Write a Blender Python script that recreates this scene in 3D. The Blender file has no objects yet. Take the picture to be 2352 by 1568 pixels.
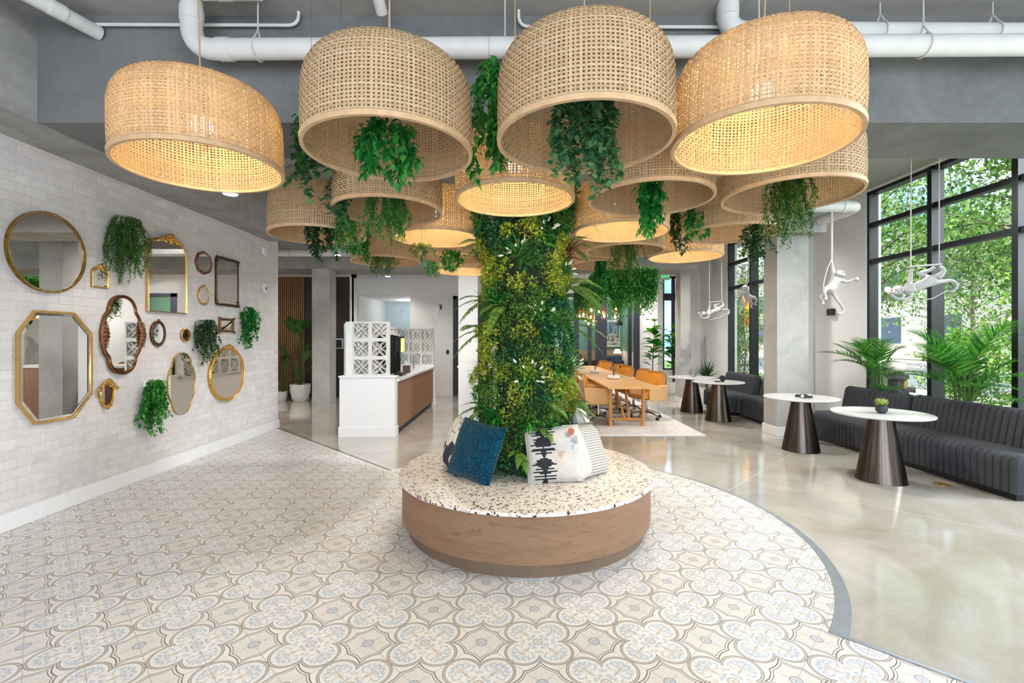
import bpy, math, random
import numpy as np
from mathutils import Vector, Matrix

C = bpy.context.scene.collection
sc = bpy.context.scene
PI = math.pi
random.seed(7)
rng = np.random.default_rng(11)

# ------------------------------------------------------------------ camera, world, exposure
CAMH = 1.55
F = 1060.0
HY = 778.0
cam_d = bpy.data.cameras.new('camera')
cam_d.lens = 36.0 * F / 2352.0
cam_d.sensor_width = 36.0
cam_d.sensor_fit = 'HORIZONTAL'
cam_d.shift_y = -6.0 / 2352.0
cam_d.clip_start = 0.05
cam_d.clip_end = 300
cam = bpy.data.objects.new('camera', cam_d)
cam.location = (0, 0, CAMH)
cam.rotation_euler = (PI / 2, 0, 0)
C.objects.link(cam)
sc.camera = cam

vs = sc.view_settings
sc.display_settings.display_device = 'sRGB'
vs.view_transform = 'Standard'
vs.look = 'None'
vs.gamma = 1.0
vs.use_curve_mapping = False
vs.exposure = 0.5

cy = sc.cycles
cy.max_bounces = 6
cy.diffuse_bounces = 3
cy.glossy_bounces = 3
cy.transmission_bounces = 3
cy.transparent_max_bounces = 8
cy.sample_clamp_indirect = 6.0
cy.sample_clamp_direct = 0
cy.caustics_reflective = False
cy.caustics_refractive = False
cy.use_denoising = True
cy.use_adaptive_sampling = True
cy.adaptive_threshold = 0.02

world = bpy.data.worlds.new('sky')
sc.world = world
world.use_nodes = True
wn = world.node_tree
wn.nodes.clear()
wo = wn.nodes.new('ShaderNodeOutputWorld')
wb = wn.nodes.new('ShaderNodeBackground')
wt = wn.nodes.new('ShaderNodeTexCoord')
wz = wn.nodes.new('ShaderNodeTexNoise')
wz.inputs['Scale'].default_value = 3.0
wz.inputs['Detail'].default_value = 6
wr = wn.nodes.new('ShaderNodeValToRGB')
wr.color_ramp.elements[0].position = 0.42
wr.color_ramp.elements[0].color = (0.22, 0.45, 0.90, 1)
wr.color_ramp.elements[1].position = 0.56
wr.color_ramp.elements[1].color = (0.95, 0.97, 1.0, 1)
wn.links.new(wt.outputs['Generated'], wz.inputs['Vector'])
wn.links.new(wz.outputs['Fac'], wr.inputs['Fac'])
wn.links.new(wr.outputs['Color'], wb.inputs['Color'])
wb.inputs['Strength'].default_value = 1.7
wn.links.new(wb.outputs[0], wo.inputs['Surface'])


def light(name, kind, loc, energy, color=(1, 1, 1), rot=(0, 0, 0), size=1.0, size_y=None, spot=None, radius=None, blend=0.6):
    d = bpy.data.lights.new(name, kind)
    d.energy = energy
    d.color = color
    if kind == 'AREA':
        d.shape = 'RECTANGLE'
        d.size = size
        d.size_y = size_y or size
    if kind in ('POINT', 'SPOT'):
        d.shadow_soft_size = radius or 0.05
    if kind == 'SPOT':
        d.spot_size = spot
        d.spot_blend = blend
    if kind == 'SUN':
        d.angle = math.radians(1.5)
    o = bpy.data.objects.new(name, d)
    o.location = loc
    o.rotation_euler = rot
    C.objects.link(o)
    return o


# sun over the building's roof onto the street trees (along the street, down)
sun = light('sun', 'SUN', (0, 0, 20), 8.0, (1.0, 0.95, 0.86))
sun.rotation_euler = Vector((-0.12, -0.62, 0.78)).to_track_quat('Z', 'Y').to_euler()
# added fill light behind the camera, no such source in view
light('camera_side_fill', 'AREA', (0.6, -4.75, 2.0), 310, (0.88, 0.94, 1.0), (PI / 2, 0, 0), 9.0, 3.4)

# ------------------------------------------------------------------ small helpers

def lin(c):
    return tuple(((v / 255.0) / 12.92 if v / 255.0 <= 0.04045 else ((v / 255.0 + 0.055) / 1.055) ** 2.4) for v in c)


def W(px, py, z=0.0):
    """floor-level (height z) point seen at a pixel"""
    Y = (CAMH - z) * F / (py - HY)
    return Vector(((px - 1176) / F * Y, Y, z))


def A(px, py, Y):
    """point at depth Y seen at a pixel"""
    return Vector(((px - 1176) / F * Y, Y, CAMH + (HY - py) / F * Y))


class NT:
    """tiny builder for procedural materials"""

    def __init__(self, name):
        self.m = bpy.data.materials.new(name)
        self.m.use_nodes = True
        self.t = self.m.node_tree
        self.t.nodes.clear()
        self.out = self.t.nodes.new('ShaderNodeOutputMaterial')
        self._co = None

    def n(self, kind, **kw):
        x = self.t.nodes.new('ShaderNode' + kind)
        for k, v in kw.items():
            setattr(x, k, v)
        return x

    def put(self, sock, v):
        if isinstance(v, bpy.types.NodeSocket):
            self.t.links.new(v, sock)
        elif v is not None:
            if sock.type in ('RGBA',) and len(v) == 3:
                v = (*v, 1)
            sock.default_value = v

    def m1(self, op, a, b=0.0, c=0.0, clamp=False):
        x = self.n('Math', operation=op)
        x.use_clamp = clamp
        self.put(x.inputs[0], a)
        self.put(x.inputs[1], b)
        self.put(x.inputs[2], c)
        return x.outputs[0]

    def co(self, kind='Object'):
        if self._co is None:
            self._co = self.n('TexCoord')
        return self._co.outputs[kind]

    def world(self):
        g = self.n('NewGeometry')
        return g.outputs['Position']

    def mapping(self, v, scale=(1, 1, 1), rot=(0, 0, 0), loc=(0, 0, 0)):
        x = self.n('Mapping')
        self.put(x.inputs['Vector'], v)
        x.inputs['Scale'].default_value = scale
        x.inputs['Rotation'].default_value = rot
        x.inputs['Location'].default_value = loc
        return x.outputs[0]

    def noise(self, v, scale=5.0, detail=3.0, rough=0.5, dist=0.0):
        x = self.n('TexNoise')
        self.put(x.inputs['Vector'], v)
        x.inputs['Scale'].default_value = scale
        x.inputs['Detail'].default_value = detail
        x.inputs['Roughness'].default_value = rough
        x.inputs['Distortion'].default_value = dist
        return x.outputs['Fac']

    def ramp(self, f, stops, interp='LINEAR'):
        x = self.n('ValToRGB')
        cr = x.color_ramp
        cr.interpolation = interp
        while len(cr.elements) < len(stops):
            cr.elements.new(0.5)
        for e, (p, c) in zip(cr.elements, stops):
            e.position = p
            e.color = (*c, 1) if len(c) == 3 else c
        self.put(x.inputs[0], f)
        return x.outputs[0]

    def mix(self, f, a, b, mode='MIX'):
        x = self.n('Mix', data_type='RGBA', blend_type=mode)
        self.put(x.inputs[0], f)
        self.put(x.inputs[6], a)
        self.put(x.inputs[7], b)
        return x.outputs[2]

    def sep(self, v):
        x = self.n('SeparateXYZ')
        self.put(x.inputs[0], v)
        return x.outputs

    def comb(self, a, b, c=0.0):
        x = self.n('CombineXYZ')
        self.put(x.inputs[0], a)
        self.put(x.inputs[1], b)
        self.put(x.inputs[2], c)
        return x.outputs[0]

    def bump(self, h, strength=0.3, dist=0.01):
        x = self.n('Bump')
        x.inputs['Strength'].default_value = strength
        x.inputs['Distance'].default_value = dist
        self.put(x.inputs['Height'], h)
        return x.outputs[0]

    def pbr(self, color, rough=0.5, metal=0.0, normal=None, spec=0.5, coat=0.0, sheen=0.0, emis=None, es=0.0, trans=0.0):
        x = self.n('BsdfPrincipled')
        self.put(x.inputs['Base Color'], color)
        self.put(x.inputs['Roughness'], rough)
        self.put(x.inputs['Metallic'], metal)
        x.inputs['Specular IOR Level'].default_value = spec
        x.inputs['Coat Weight'].default_value = coat
        x.inputs['Coat Roughness'].default_value = 0.08
        x.inputs['Sheen Weight'].default_value = sheen
        x.inputs['Transmission Weight'].default_value = trans
        if normal is not None:
            self.put(x.inputs['Normal'], normal)
        if emis is not None:
            self.put(x.inputs['Emission Color'], emis)
            x.inputs['Emission Strength'].default_value = es
        self.t.links.new(x.outputs[0], self.out.inputs[0])
        self.p = x
        return self.m


def flat(name, c, rough=0.5, metal=0.0, var=0.06, scale=12.0, spec=0.5, bump=0.0, sheen=0.0, coat=0.0):
    """a plain paint / metal / plastic with faint variation of its own"""
    t = NT(name)
    f = t.noise(t.co(), scale, 3)
    c = lin(c)
    a = tuple(max(0, v * (1 - var)) for v in c)
    b = tuple(min(1, v * (1 + var)) for v in c)
    nb = t.bump(f, bump, 0.004) if bump else None
    return t.pbr(t.ramp(f, [(0.35, a), (0.65, b)]), rough, metal, nb, spec, coat, sheen)


def glow(name, c, s):
    t = NT(name)
    e = t.n('Emission')
    e.inputs[0].default_value = (*c, 1)
    e.inputs[1].default_value = s
    t.t.links.new(e.outputs[0], t.out.inputs[0])
    return t.m


class MB:
    """collects boxes, tubes, lathes... and links them as ONE mesh object"""

    def __init__(self):
        self.v = []
        self.f = []

    def add(self, vs_, fs_):
        o = len(self.v)
        self.v += [tuple(p) for p in vs_]
        self.f += [tuple(i + o for i in q) for q in fs_]
        return self

    def box(self, x0, x1, y0, y1, z0, z1, M=None):
        v = [(x, y, z) for z in (z0, z1) for (x, y) in ((x0, y0), (x1, y0), (x1, y1), (x0, y1))]
        if M is not None:
            v = [M @ Vector(p) for p in v]
        return self.add(v, [(3, 2, 1, 0), (4, 5, 6, 7), (0, 1, 5, 4), (1, 2, 6, 5), (2, 3, 7, 6), (3, 0, 4, 7)])

    def tube(self, pts, r, n=10, closed=False, cap=True):
        pts = [Vector(p) for p in pts]
        if not isinstance(r, (list, tuple)):
            r = [r] * len(pts)
        m = len(pts)
        rings = []
        nrm = None
        for i, p in enumerate(pts):
            if closed:
                t = (pts[(i + 1) % m] - pts[i - 1]).normalized()
            else:
                t = (pts[min(i + 1, m - 1)] - pts[max(i - 1, 0)]).normalized()
            if nrm is None:
                nrm = t.orthogonal().normalized()
            else:
                nrm = (nrm - t * nrm.dot(t))
                nrm = nrm.normalized() if nrm.length > 1e-6 else t.orthogonal().normalized()
            b = t.cross(nrm)
            rings.append([p + (nrm * math.cos(2 * PI * k / n) + b * math.sin(2 * PI * k / n)) * r[i] for k in range(n)])
        v = [q for ring in rings for q in ring]
        f = []
        for i in range(m if closed else m - 1):
            j = (i + 1) % m
            for k in range(n):
                f.append((i * n + k, i * n + (k + 1) % n, j * n + (k + 1) % n, j * n + k))
        if cap and not closed:
            f.append(tuple(reversed(range(n))))
            f.append(tuple((m - 1) * n + k for k in range(n)))
        return self.add(v, f)

    def lathe(self, prof, n=32, c=(0, 0, 0), M=None, closed=False):
        """prof = [(r, z)...] around z"""
        v = []
        for (r, z) in prof:
            for k in range(n):
                p = Vector((c[0] + r * math.cos(2 * PI * k / n), c[1] + r * math.sin(2 * PI * k / n), c[2] + z))
                v.append(M @ p if M is not None else p)
        f = []
        m = len(prof)
        for i in range(m if closed else m - 1):
            j = (i + 1) % m
            for k in range(n):
                f.append((i * n + k, i * n + (k + 1) % n, j * n + (k + 1) % n, j * n + k))
        if not closed:
            f.append(tuple(reversed(range(n))))
            f.append(tuple((m - 1) * n + k for k in range(n)))
        return self.add(v, f)

    def ball(self, c, r, n=12, m=8, M=None):
        rr = r if isinstance(r, (tuple, list)) else (r, r, r)
        v = []
        for i in range(m + 1):
            a = PI * i / m
            for k in range(n):
                p = Vector((c[0] + rr[0] * math.sin(a) * math.cos(2 * PI * k / n), c[1] + rr[1] * math.sin(a) * math.sin(2 * PI * k / n), c[2] + rr[2] * math.cos(a)))
                v.append(M @ p if M is not None else p)
        f = [(i * n + k, (i + 1) * n + k, (i + 1) * n + (k + 1) % n, i * n + (k + 1) % n) for i in range(m) for k in range(n)]
        return self.add(v, f)

    def prism(self, poly, z0, z1, M=None):
        """poly of (x,y), extruded in z"""
        n = len(poly)
        v = [Vector((x, y, z0)) for x, y in poly] + [Vector((x, y, z1)) for x, y in poly]
        if M is not None:
            v = [M @ p for p in v]
        return self.add(v, [tuple(reversed(range(n))), tuple(range(n, 2 * n))] + [(i, (i + 1) % n, n + (i + 1) % n, n + i) for i in range(n)])

    def build(self, name, mat, parent=None, smooth=False, bevel=0.0, seg=2, angle=40, loc=None):
        me = bpy.data.meshes.new(name)
        me.from_pydata([tuple(p) for p in self.v], [], self.f)
        return finish(me, name, mat, parent, smooth, bevel, seg, angle, loc)


def finish(me, name, mat, parent=None, smooth=False, bevel=0.0, seg=2, angle=40, loc=None):
    me.update()
    if isinstance(mat, (list, tuple)):
        for m_ in mat:
            me.materials.append(m_)
    else:
        me.materials.append(mat)
    o = bpy.data.objects.new(name, me)
    C.objects.link(o)
    if parent is not None:
        o.parent = parent
    if loc is not None:
        o.location = loc
    if smooth:
        me.polygons.foreach_set('use_smooth', [True] * len(me.polygons))
        try:
            me.set_sharp_from_angle(angle=math.radians(angle))
        except Exception:
            pass
    if bevel:
        b = o.modifiers.new('bevel', 'BEVEL')
        b.width = bevel
        b.segments = seg
        b.limit_method = 'ANGLE'
    return o


def thing(name, label, cat, loc=(0, 0, 0), rz=0.0, group=None):
    o = bpy.data.objects.new(name, None)
    C.objects.link(o)
    o.location = loc
    o.rotation_euler = (0, 0, rz)
    return tag(o, label, cat, group)


def tag(o, label, cat, group=None):
    o['label'] = label
    o['category'] = cat
    if group:
        o['group'] = group
    return o


def struct(o):
    o['kind'] = 'structure'
    return o


KIDS = {}


def dup(root, loc=None, rz=None, label=None, group=None, rot=None, scale=None):
    def rec(o, par):
        c = o.copy()
        C.objects.link(c)
        c.parent = par
        for ch in o.children:
            rec(ch, c)
        return c
    r = root.copy()
    C.objects.link(r)
    r.parent = None
    for ch in list(root.children):
        rec(ch, r)
    if loc is not None:
        r.location = loc
    if rz is not None:
        r.rotation_euler = (0, 0, rz)
    if rot is not None:
        r.rotation_euler = rot
    if scale is not None:
        r.scale = scale
    if label:
        r['label'] = label
    if group:
        r['group'] = group
    return r


# ---- leaves ---------------------------------------------------------------------------------
def leaf_t(w=0.5, fold=0.12, droop=0.15, widest=0.42):
    v = np.array([(0, 0, 0), (-w / 2, widest, fold), (w / 2, widest, fold), (0, 1, -droop), (0, widest, 0.0)])
    return v, [(0, 2, 3, 4), (0, 4, 3, 1)]


def leaf_round(w=0.8):
    v = np.array([(0, 0, 0), (-w * .38, .2, .05), (-w / 2, .55, .07), (-w * .3, .9, .02), (0, 1, -.05), (w * .3, .9, .02), (w / 2, .55, .07), (w * .38, .2, .05), (0, .55, 0)])
    return v, [(0, 8, 2, 1), (8, 4, 3, 2), (0, 7, 6, 8), (8, 6, 5, 4)]


def blade_t(w=0.05, bend=0.35):
    v = []
    for i, t in enumerate((0, .35, .7, 1.0)):
        ww = w * (1 - t ** 2) * .5 + 0.002
        z = -bend * t * t
        v += [(-ww, t, z), (ww, t, z)]
    return np.array(v), [(0, 1, 3, 2), (2, 3, 5, 4), (4, 5, 7, 6)]


def unit(a):
    return a / (np.linalg.norm(a, axis=1, keepdims=True) + 1e-9)


def scatter(name, tmpl, P, D, S, mat, parent=None, N=None, smooth=False):
    """P points, D leaf direction, N normal hint, S scale -> one mesh"""
    P = np.asarray(P, float)
    D = unit(np.asarray(D, float))
    n = len(P)
    if N is None:
        N = np.tile((0, 0, 1.0), (n, 1)) + rng.normal(0, .25, (n, 3))
    N = np.asarray(N, float)
    X = unit(np.cross(D, N) + 1e-6)
    N2 = np.cross(X, D)
    tv, tf = tmpl
    S = np.broadcast_to(np.asarray(S, float), (n,))
    V = (P[:, None, :] + S[:, None, None] * (tv[None, :, 0:1] * X[:, None, :] + tv[None, :, 1:2] * D[:, None, :] + tv[None, :, 2:3] * N2[:, None, :]))
    k = len(tv)
    V = V.reshape(-1, 3)
    tf = np.array(tf)
    Fc = (np.arange(n)[:, None, None] * k + tf[None]).reshape(-1, tf.shape[1])
    return V, Fc


def mesh_np(name, parts, mat, parent=None, smooth=False, loc=None):
    Vs, Fs, off = [], [], 0
    for V, Fc in parts:
        Vs.append(V)
        Fs.append(Fc + off)
        off += len(V)
    V = np.concatenate(Vs)
    Fc = np.concatenate(Fs)
    me = bpy.data.meshes.new(name)
    me.vertices.add(len(V))
    me.vertices.foreach_set('co', V.astype(np.float32).ravel())
    nf = len(Fc)
    me.loops.add(nf * 4)
    me.loops.foreach_set('vertex_index', Fc.astype(np.int32).ravel())
    me.polygons.add(nf)
    me.polygons.foreach_set('loop_start', np.arange(nf, dtype=np.int32) * 4)
    me.polygons.foreach_set('loop_total', np.full(nf, 4, dtype=np.int32))
    me.update(calc_edges=True)
    return finish(me, name, mat, parent, smooth, loc=loc)


def tube_np(pts, r, n=4):
    b = MB()
    b.tube(pts, r, n, cap=False)
    return np.array([tuple(p) for p in b.v]), np.array(b.f)


def leafmat(name, stops, rough=0.45, trans=0.35):
    """leaves: colour varies leaf by leaf, light passes through"""
    t = NT(name)
    g = t.n('NewGeometry')
    col = t.ramp(g.outputs['Random Per Island'], [(p, lin(c)) for p, c in stops])
    x = t.n('BsdfPrincipled')
    t.put(x.inputs['Base Color'], col)
    x.inputs['Roughness'].default_value = rough
    x.inputs['Specular IOR Level'].default_value = 0.35
    tr = t.n('BsdfTranslucent')
    t.put(tr.inputs[0], col)
    mx = t.n('MixShader')
    mx.inputs[0].default_value = trans
    t.t.links.new(x.outputs[0], mx.inputs[1])
    t.t.links.new(tr.outputs[0], mx.inputs[2])
    t.t.links.new(mx.outputs[0], t.out.inputs[0])
    return t.m
# ------------------------------------------------------------------ materials
def m_brick():
    t = NT('white washed brick')
    p = t.sep(t.world())
    v = t.comb(p[1], p[2], 0.0)
    b = t.n('TexBrick')
    b.offset = 0.5
    t.put(b.inputs['Vector'], v)
    b.inputs['Scale'].default_value = 1.0
    b.inputs['Brick Width'].default_value = 0.245
    b.inputs['Row Height'].default_value = 0.081
    b.inputs['Mortar Size'].default_value = 0.0025
    b.inputs['Mortar Smooth'].default_value = 0.5
    b.inputs['Color1'].default_value = (*lin((226, 222, 222)), 1)
    b.inputs['Color2'].default_value = (*lin((212, 208, 209)), 1)
    b.inputs['Mortar'].default_value = (*lin((203, 199, 199)), 1)
    n1 = t.noise(t.world(), 9, 6, .7)
    n2 = t.noise(t.world(), 45, 4, .7)
    c = t.mix(t.ramp(n1, [(0.42, (0, 0, 0)), (0.66, (.42, .42, .42))]), b.outputs[0], lin((192, 186, 186)))
    c = t.mix(t.ramp(n2, [(0.5, (0, 0, 0)), (0.7, (.3, .3, .3))]), c, lin((238, 236, 236)))
    spots = t.ramp(t.noise(t.world(), 28, 2, .5), [(.74, (0, 0, 0)), (.79, (.5, .5, .5))])
    c = t.mix(spots, c, lin((130, 122, 118)))
    h = t.m1('ADD', t.m1('MULTIPLY', b.outputs['Fac'], -1.0), t.m1('MULTIPLY', n2, .5))
    return t.pbr(c, .8, normal=t.bump(h, .55, .006), spec=.2)


def m_concrete(name, a, b, rough=.75, scale=1.6, bump=.08):
    t = NT(name)
    n = t.noise(t.world(), scale, 8, .62, .8)
    n2 = t.noise(t.world(), scale * 14, 4, .6)
    c = t.ramp(n, [(.32, lin(a)), (.68, lin(b))])
    c = t.mix(t.ramp(n2, [(.4, (0, 0, 0)), (.8, (.25, .25, .25))]), c, lin(tuple(min(255, q + 22) for q in b)))
    return t.pbr(c, rough, normal=t.bump(n2, bump, .004), spec=.3)


def m_floor():
    t = NT('polished concrete')
    n = t.noise(t.world(), .9, 7, .62, 1.2)
    n2 = t.noise(t.world(), 60, 3, .7)
    c = t.ramp(n, [(.28, lin((158, 146, 131))), (.5, lin((175, 168, 159))), (.72, lin((192, 187, 182)))])
    c = t.mix(t.ramp(n2, [(.45, (0, 0, 0)), (.75, (.35, .35, .35))]), c, lin((202, 196, 188)))
    # saw cut joints along the tile axes
    q = t.sep(t.mapping(t.world(), rot=(0, 0, TH)))
    for k, off in ((0, .35), (1, .9)):
        d = t.m1('ABSOLUTE', t.m1('SUBTRACT', t.m1('MODULO', t.m1('ADD', q[k], 60.0 + off), 2.6), 1.3))
        c = t.mix(t.m1('LESS_THAN', d, .0035), c, lin((214, 210, 204)))
    r = t.m1('ADD', t.m1('MULTIPLY', n, .10), .04)
    return t.pbr(c, r, normal=t.bump(n, .02, .02), spec=.75, coat=.35)


TS = 0.2032          # tile side
TH = math.radians(45.9)   # rotation of the tile axes
QU, QV = 0.0, 0.0


def m_tile():
    t = NT('patterned encaustic tile')
    w = t.sep(t.world())
    s_, c_ = math.sin(TANG), math.cos(TANG)
    # u axis (towards right-far), v axis (towards left-far), in tiles from a quatrefoil centre
    u = t.m1('ADD', t.m1('MULTIPLY', w[0], s_ / TS), t.m1('MULTIPLY', w[1], c_ / TS))
    v = t.m1('ADD', t.m1('MULTIPLY', w[0], -c_ / TS), t.m1('MULTIPLY', w[1], s_ / TS))
    u = t.m1('SUBTRACT', u, U0)
    v = t.m1('SUBTRACT', v, V0)

    def fold(x):
        return t.m1('ABSOLUTE', t.m1('SUBTRACT', t.m1('MODULO', t.m1('ADD', x, 401.0), 2.0), 1.0))
    a, b = fold(u), fold(v)
    hi, lo = t.m1('MAXIMUM', a, b), t.m1('MINIMUM', a, b)

    def dist(x, y, cx, cy_):
        dx, dy = t.m1('SUBTRACT', x, cx), t.m1('SUBTRACT', y, cy_)
        return t.m1('SQRT', t.m1('ADD', t.m1('MULTIPLY', dx, dx), t.m1('MULTIPLY', dy, dy)))

    def line(d, r, wd):
        return t.m1('LESS_THAN', t.m1('ABSOLUTE', t.m1('SUBTRACT', d, r)), wd)
    base = lin((222, 217, 213))
    inside = lin((230, 227, 224))
    taupe = lin((194, 186, 179))
    brown = lin((104, 92, 84))
    blue = lin((182, 189, 202))
    d = t.m1('MULTIPLY', dist(hi, lo, .54, 0), t.m1('GREATER_THAN', hi, .354))
    col = t.mix(t.ramp(t.noise(t.world(), 7, 4), [(.3, (0, 0, 0)), (.7, (1, 1, 1))]), base, lin((232, 228, 224)))
    inq = t.m1('LESS_THAN', d, .40)
    band = t.m1('MULTIPLY', t.m1('LESS_THAN', d, .45), t.m1('GREATER_THAN', d, .40))
    # ornament: mirrored scrolls, beige and blue
    fv = t.comb(hi, lo, 0)
    orn = t.noise(fv, 6.2, 1.0, .5, 1.2)
    sc1 = t.ramp(orn, [(.44, (0, 0, 0)), (.47, (1, 1, 1)), (.55, (1, 1, 1)), (.58, (0, 0, 0))])
    tone = t.mix(t.ramp(t.noise(fv, 3.2, 1, .5), [(.45, (0, 0, 0)), (.55, (1, 1, 1))]), blue, lin((207, 198, 190)))
    col = t.mix(inq, col, inside)
    col = t.mix(t.m1('MULTIPLY', t.m1('MULTIPLY', inq, t.m1('LESS_THAN', d, .33)), sc1), col, tone)
    # pointed darts along the tile axes
    dart = t.m1('LESS_THAN', lo, t.m1('SUBTRACT', .035, t.m1('MULTIPLY', t.m1('ABSOLUTE', t.m1('SUBTRACT', hi, .42)), .22)))
    col = t.mix(t.m1('MULTIPLY', dart, inq), col, lin((196, 184, 172)))
    col = t.mix(band, col, taupe)
    col = t.mix(line(d, .452, .009), col, brown)
    col = t.mix(line(d, .398, .007), col, brown)
    qc = dist(hi, lo, 0, 0)
    col = t.mix(t.m1('LESS_THAN', qc, .12), col, lin((214, 208, 203)))
    col = t.mix(line(qc, .12, .009), col, lin((140, 130, 124)))
    # eight pointed star
    a2, b2 = t.m1('SUBTRACT', 1.0, lo), t.m1('SUBTRACT', 1.0, hi)
    sd = dist(a2, b2, 1.0, .30)
    out = t.m1('GREATER_THAN', d, .47)
    star = t.m1('MULTIPLY', t.m1('GREATER_THAN', sd, .535), t.m1('LESS_THAN', a2, .62))
    col = t.mix(t.m1('MULTIPLY', star, out), col, lin((222, 218, 214)))
    pet = t.noise(t.comb(a2, b2, 3.0), 8.0, 1, .5, 1.0)
    petm = t.ramp(pet, [(.47, (0, 0, 0)), (.5, (.8, .8, .8)), (.58, (.8, .8, .8)), (.62, (0, 0, 0))])
    insd = t.m1('MULTIPLY', t.m1('GREATER_THAN', sd, .66), t.m1('LESS_THAN', a2, .42))
    col = t.mix(t.m1('MULTIPLY', insd, petm), col, lin((212, 205, 199)))
    okl = t.m1('MULTIPLY', t.m1('LESS_THAN', a2, .585), out)
    col = t.mix(t.m1('MULTIPLY', line(sd, .537, .014), okl), col, brown)
    col = t.mix(t.m1('MULTIPLY', line(sd, .600, .010), okl), col, lin((122, 111, 103)))
    oc = t.m1('MAXIMUM', a2, t.m1('MULTIPLY', t.m1('ADD', a2, b2), .72))
    col = t.mix(t.m1('LESS_THAN', oc, .13), col, lin((190, 197, 208)))
    col = t.mix(line(oc, .13, .010), col, lin((126, 122, 124)))
    # joints
    e = t.m1('MINIMUM', t.m1('MINIMUM', a, t.m1('SUBTRACT', 1.0, a)), t.m1('MINIMUM', b, t.m1('SUBTRACT', 1.0, b)))
    j = t.m1('LESS_THAN', e, .0075)
    col = t.mix(j, col, lin((176, 166, 156)))
    n3 = t.noise(t.world(), 2.2, 4)
    col = t.mix(t.ramp(n3, [(.3, (.16, .16, .16)), (.7, (0, 0, 0))]), col, lin((200, 192, 184)))
    return t.pbr(col, .34, normal=t.bump(t.m1('MULTIPLY', j, -1.0), .35, .002), spec=.45)


def m_wood(name, a, b, c2=None, scale=(1, 1, 1), rough=.5, dist=2.0, grain=14.0, coord='Object'):
    t = NT(name)
    v = t.mapping(t.co(coord) if coord != 'World' else t.world(), scale=scale)
    n = t.noise(v, grain, 6, .65, dist)
    n2 = t.noise(v, grain * .28, 3, .5, dist)
    col = t.ramp(n, [(.3, lin(a)), (.5, lin(b)), (.72, lin(c2 or a))])
    col = t.mix(t.ramp(n2, [(.35, (.4, .4, .4)), (.6, (0, 0, 0))]), col, lin(a))
    return t.pbr(col, rough, normal=t.bump(n, .08, .002), spec=.35)


def m_terrazzo():
    t = NT('terrazzo')
    w = t.world()
    col = lin((238, 228, 219))

    def chips(sc_, thr, c, dens, stretch=(1, 1, 1), seed=0.0):
        nonlocal col
        v = t.n('TexVoronoi')
        v.feature = 'F1'
        t.put(v.inputs['Vector'], t.mapping(w, scale=stretch, loc=(seed, seed, seed), rot=(0, 0, seed)))
        v.inputs['Scale'].default_value = sc_
        v.inputs['Randomness'].default_value = 1.0
        rs = t.sep(v.outputs['Color'])
        thrv = t.m1('MULTIPLY', t.m1('ADD', t.m1('MULTIPLY', rs[1], .6), .4), thr)
        m = t.m1('MULTIPLY', t.m1('LESS_THAN', v.outputs['Distance'], thrv), t.m1('LESS_THAN', rs[0], dens))
        cc = t.ramp(rs[2], c, 'CONSTANT')
        col = t.mix(m, col, cc)
    chips(46, .5, [(0, lin((216, 200, 186))), (.5, lin((246, 242, 238)))], .6, seed=2.1)
    chips(27, .46, [(0, lin((34, 34, 40))), (.6, lin((80, 76, 76))), (.75, lin((206, 150, 120))), (.85, lin((188, 170, 160)))], .6, (1, 1.6, 1), seed=.7)
    chips(38, .46, [(0, lin((40, 42, 50))), (.6, lin((200, 170, 150)))], .5, (1.5, 1, 1), seed=4.4)
    return t.pbr(col, .3, spec=.5)


def m_rattan(name, a, b, c):
    t = NT(name)
    g = t.n('NewGeometry')
    n = t.noise(t.co(), 26, 3)
    col = t.mix(t.ramp(n, [(.35, (0, 0, 0)), (.7, (1, 1, 1))]), t.ramp(g.outputs['Random Per Island'], [(0, lin(a)), (.5, lin(b)), (1, lin(c))]), lin(b))
    x = t.n('BsdfPrincipled')
    t.put(x.inputs['Base Color'], col)
    x.inputs['Roughness'].default_value = .6
    x.inputs['Specular IOR Level'].default_value = .3
    tr = t.n('BsdfTranslucent')
    t.put(tr.inputs[0], t.mix(1.0, col, (1.0, .84, .56), 'MULTIPLY'))
    mx = t.n('MixShader')
    mx.inputs[0].default_value = .32
    t.t.links.new(x.outputs[0], mx.inputs[1])
    t.t.links.new(tr.outputs[0], mx.inputs[2])
    t.t.links.new(mx.outputs[0], t.out.inputs[0])
    return t.m


def m_glass(name='window glass', tint=(.93, .96, .97), refl=0.9):
    t = NT(name)
    tr = t.n('BsdfTransparent')
    tr.inputs[0].default_value = (*tint, 1)
    gl = t.n('BsdfGlossy')
    gl.inputs['Roughness'].default_value = 0.0
    gl.inputs[0].default_value = (1, 1, 1, 1)
    fr = t.n('LayerWeight')
    sch = t.m1('ADD', t.m1('MULTIPLY', t.m1('POWER', fr.outputs['Facing'], 4.0), .5), .025)
    mx = t.n('MixShader')
    t.t.links.new(t.m1('MULTIPLY', sch, refl), mx.inputs[0])
    t.t.links.new(tr.outputs[0], mx.inputs[1])
    t.t.links.new(gl.outputs[0], mx.inputs[2])
    t.t.links.new(mx.outputs[0], t.out.inputs[0])
    return t.m


def m_fabric(name, a, b, scale=220.0, rough=.9, bump=.3, sheen=.25):
    t = NT(name)
    n = t.noise(t.co(), scale, 2, .6)
    n2 = t.noise(t.co(), scale * .06, 3)
    c = t.ramp(n, [(.35, lin(a)), (.65, lin(b))])
    c = t.mix(t.ramp(n2, [(.35, (.2, .2, .2)), (.6, (0, 0, 0))]), c, lin(a))
    return t.pbr(c, rough, normal=t.bump(n, bump, .002), spec=.15, sheen=sheen)


TANG = 0.0
U0 = V0 = 0.0
TS = 0.2039
TANG = math.radians(44.161)
U0, V0 = 0.7688, 15.6077

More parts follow.
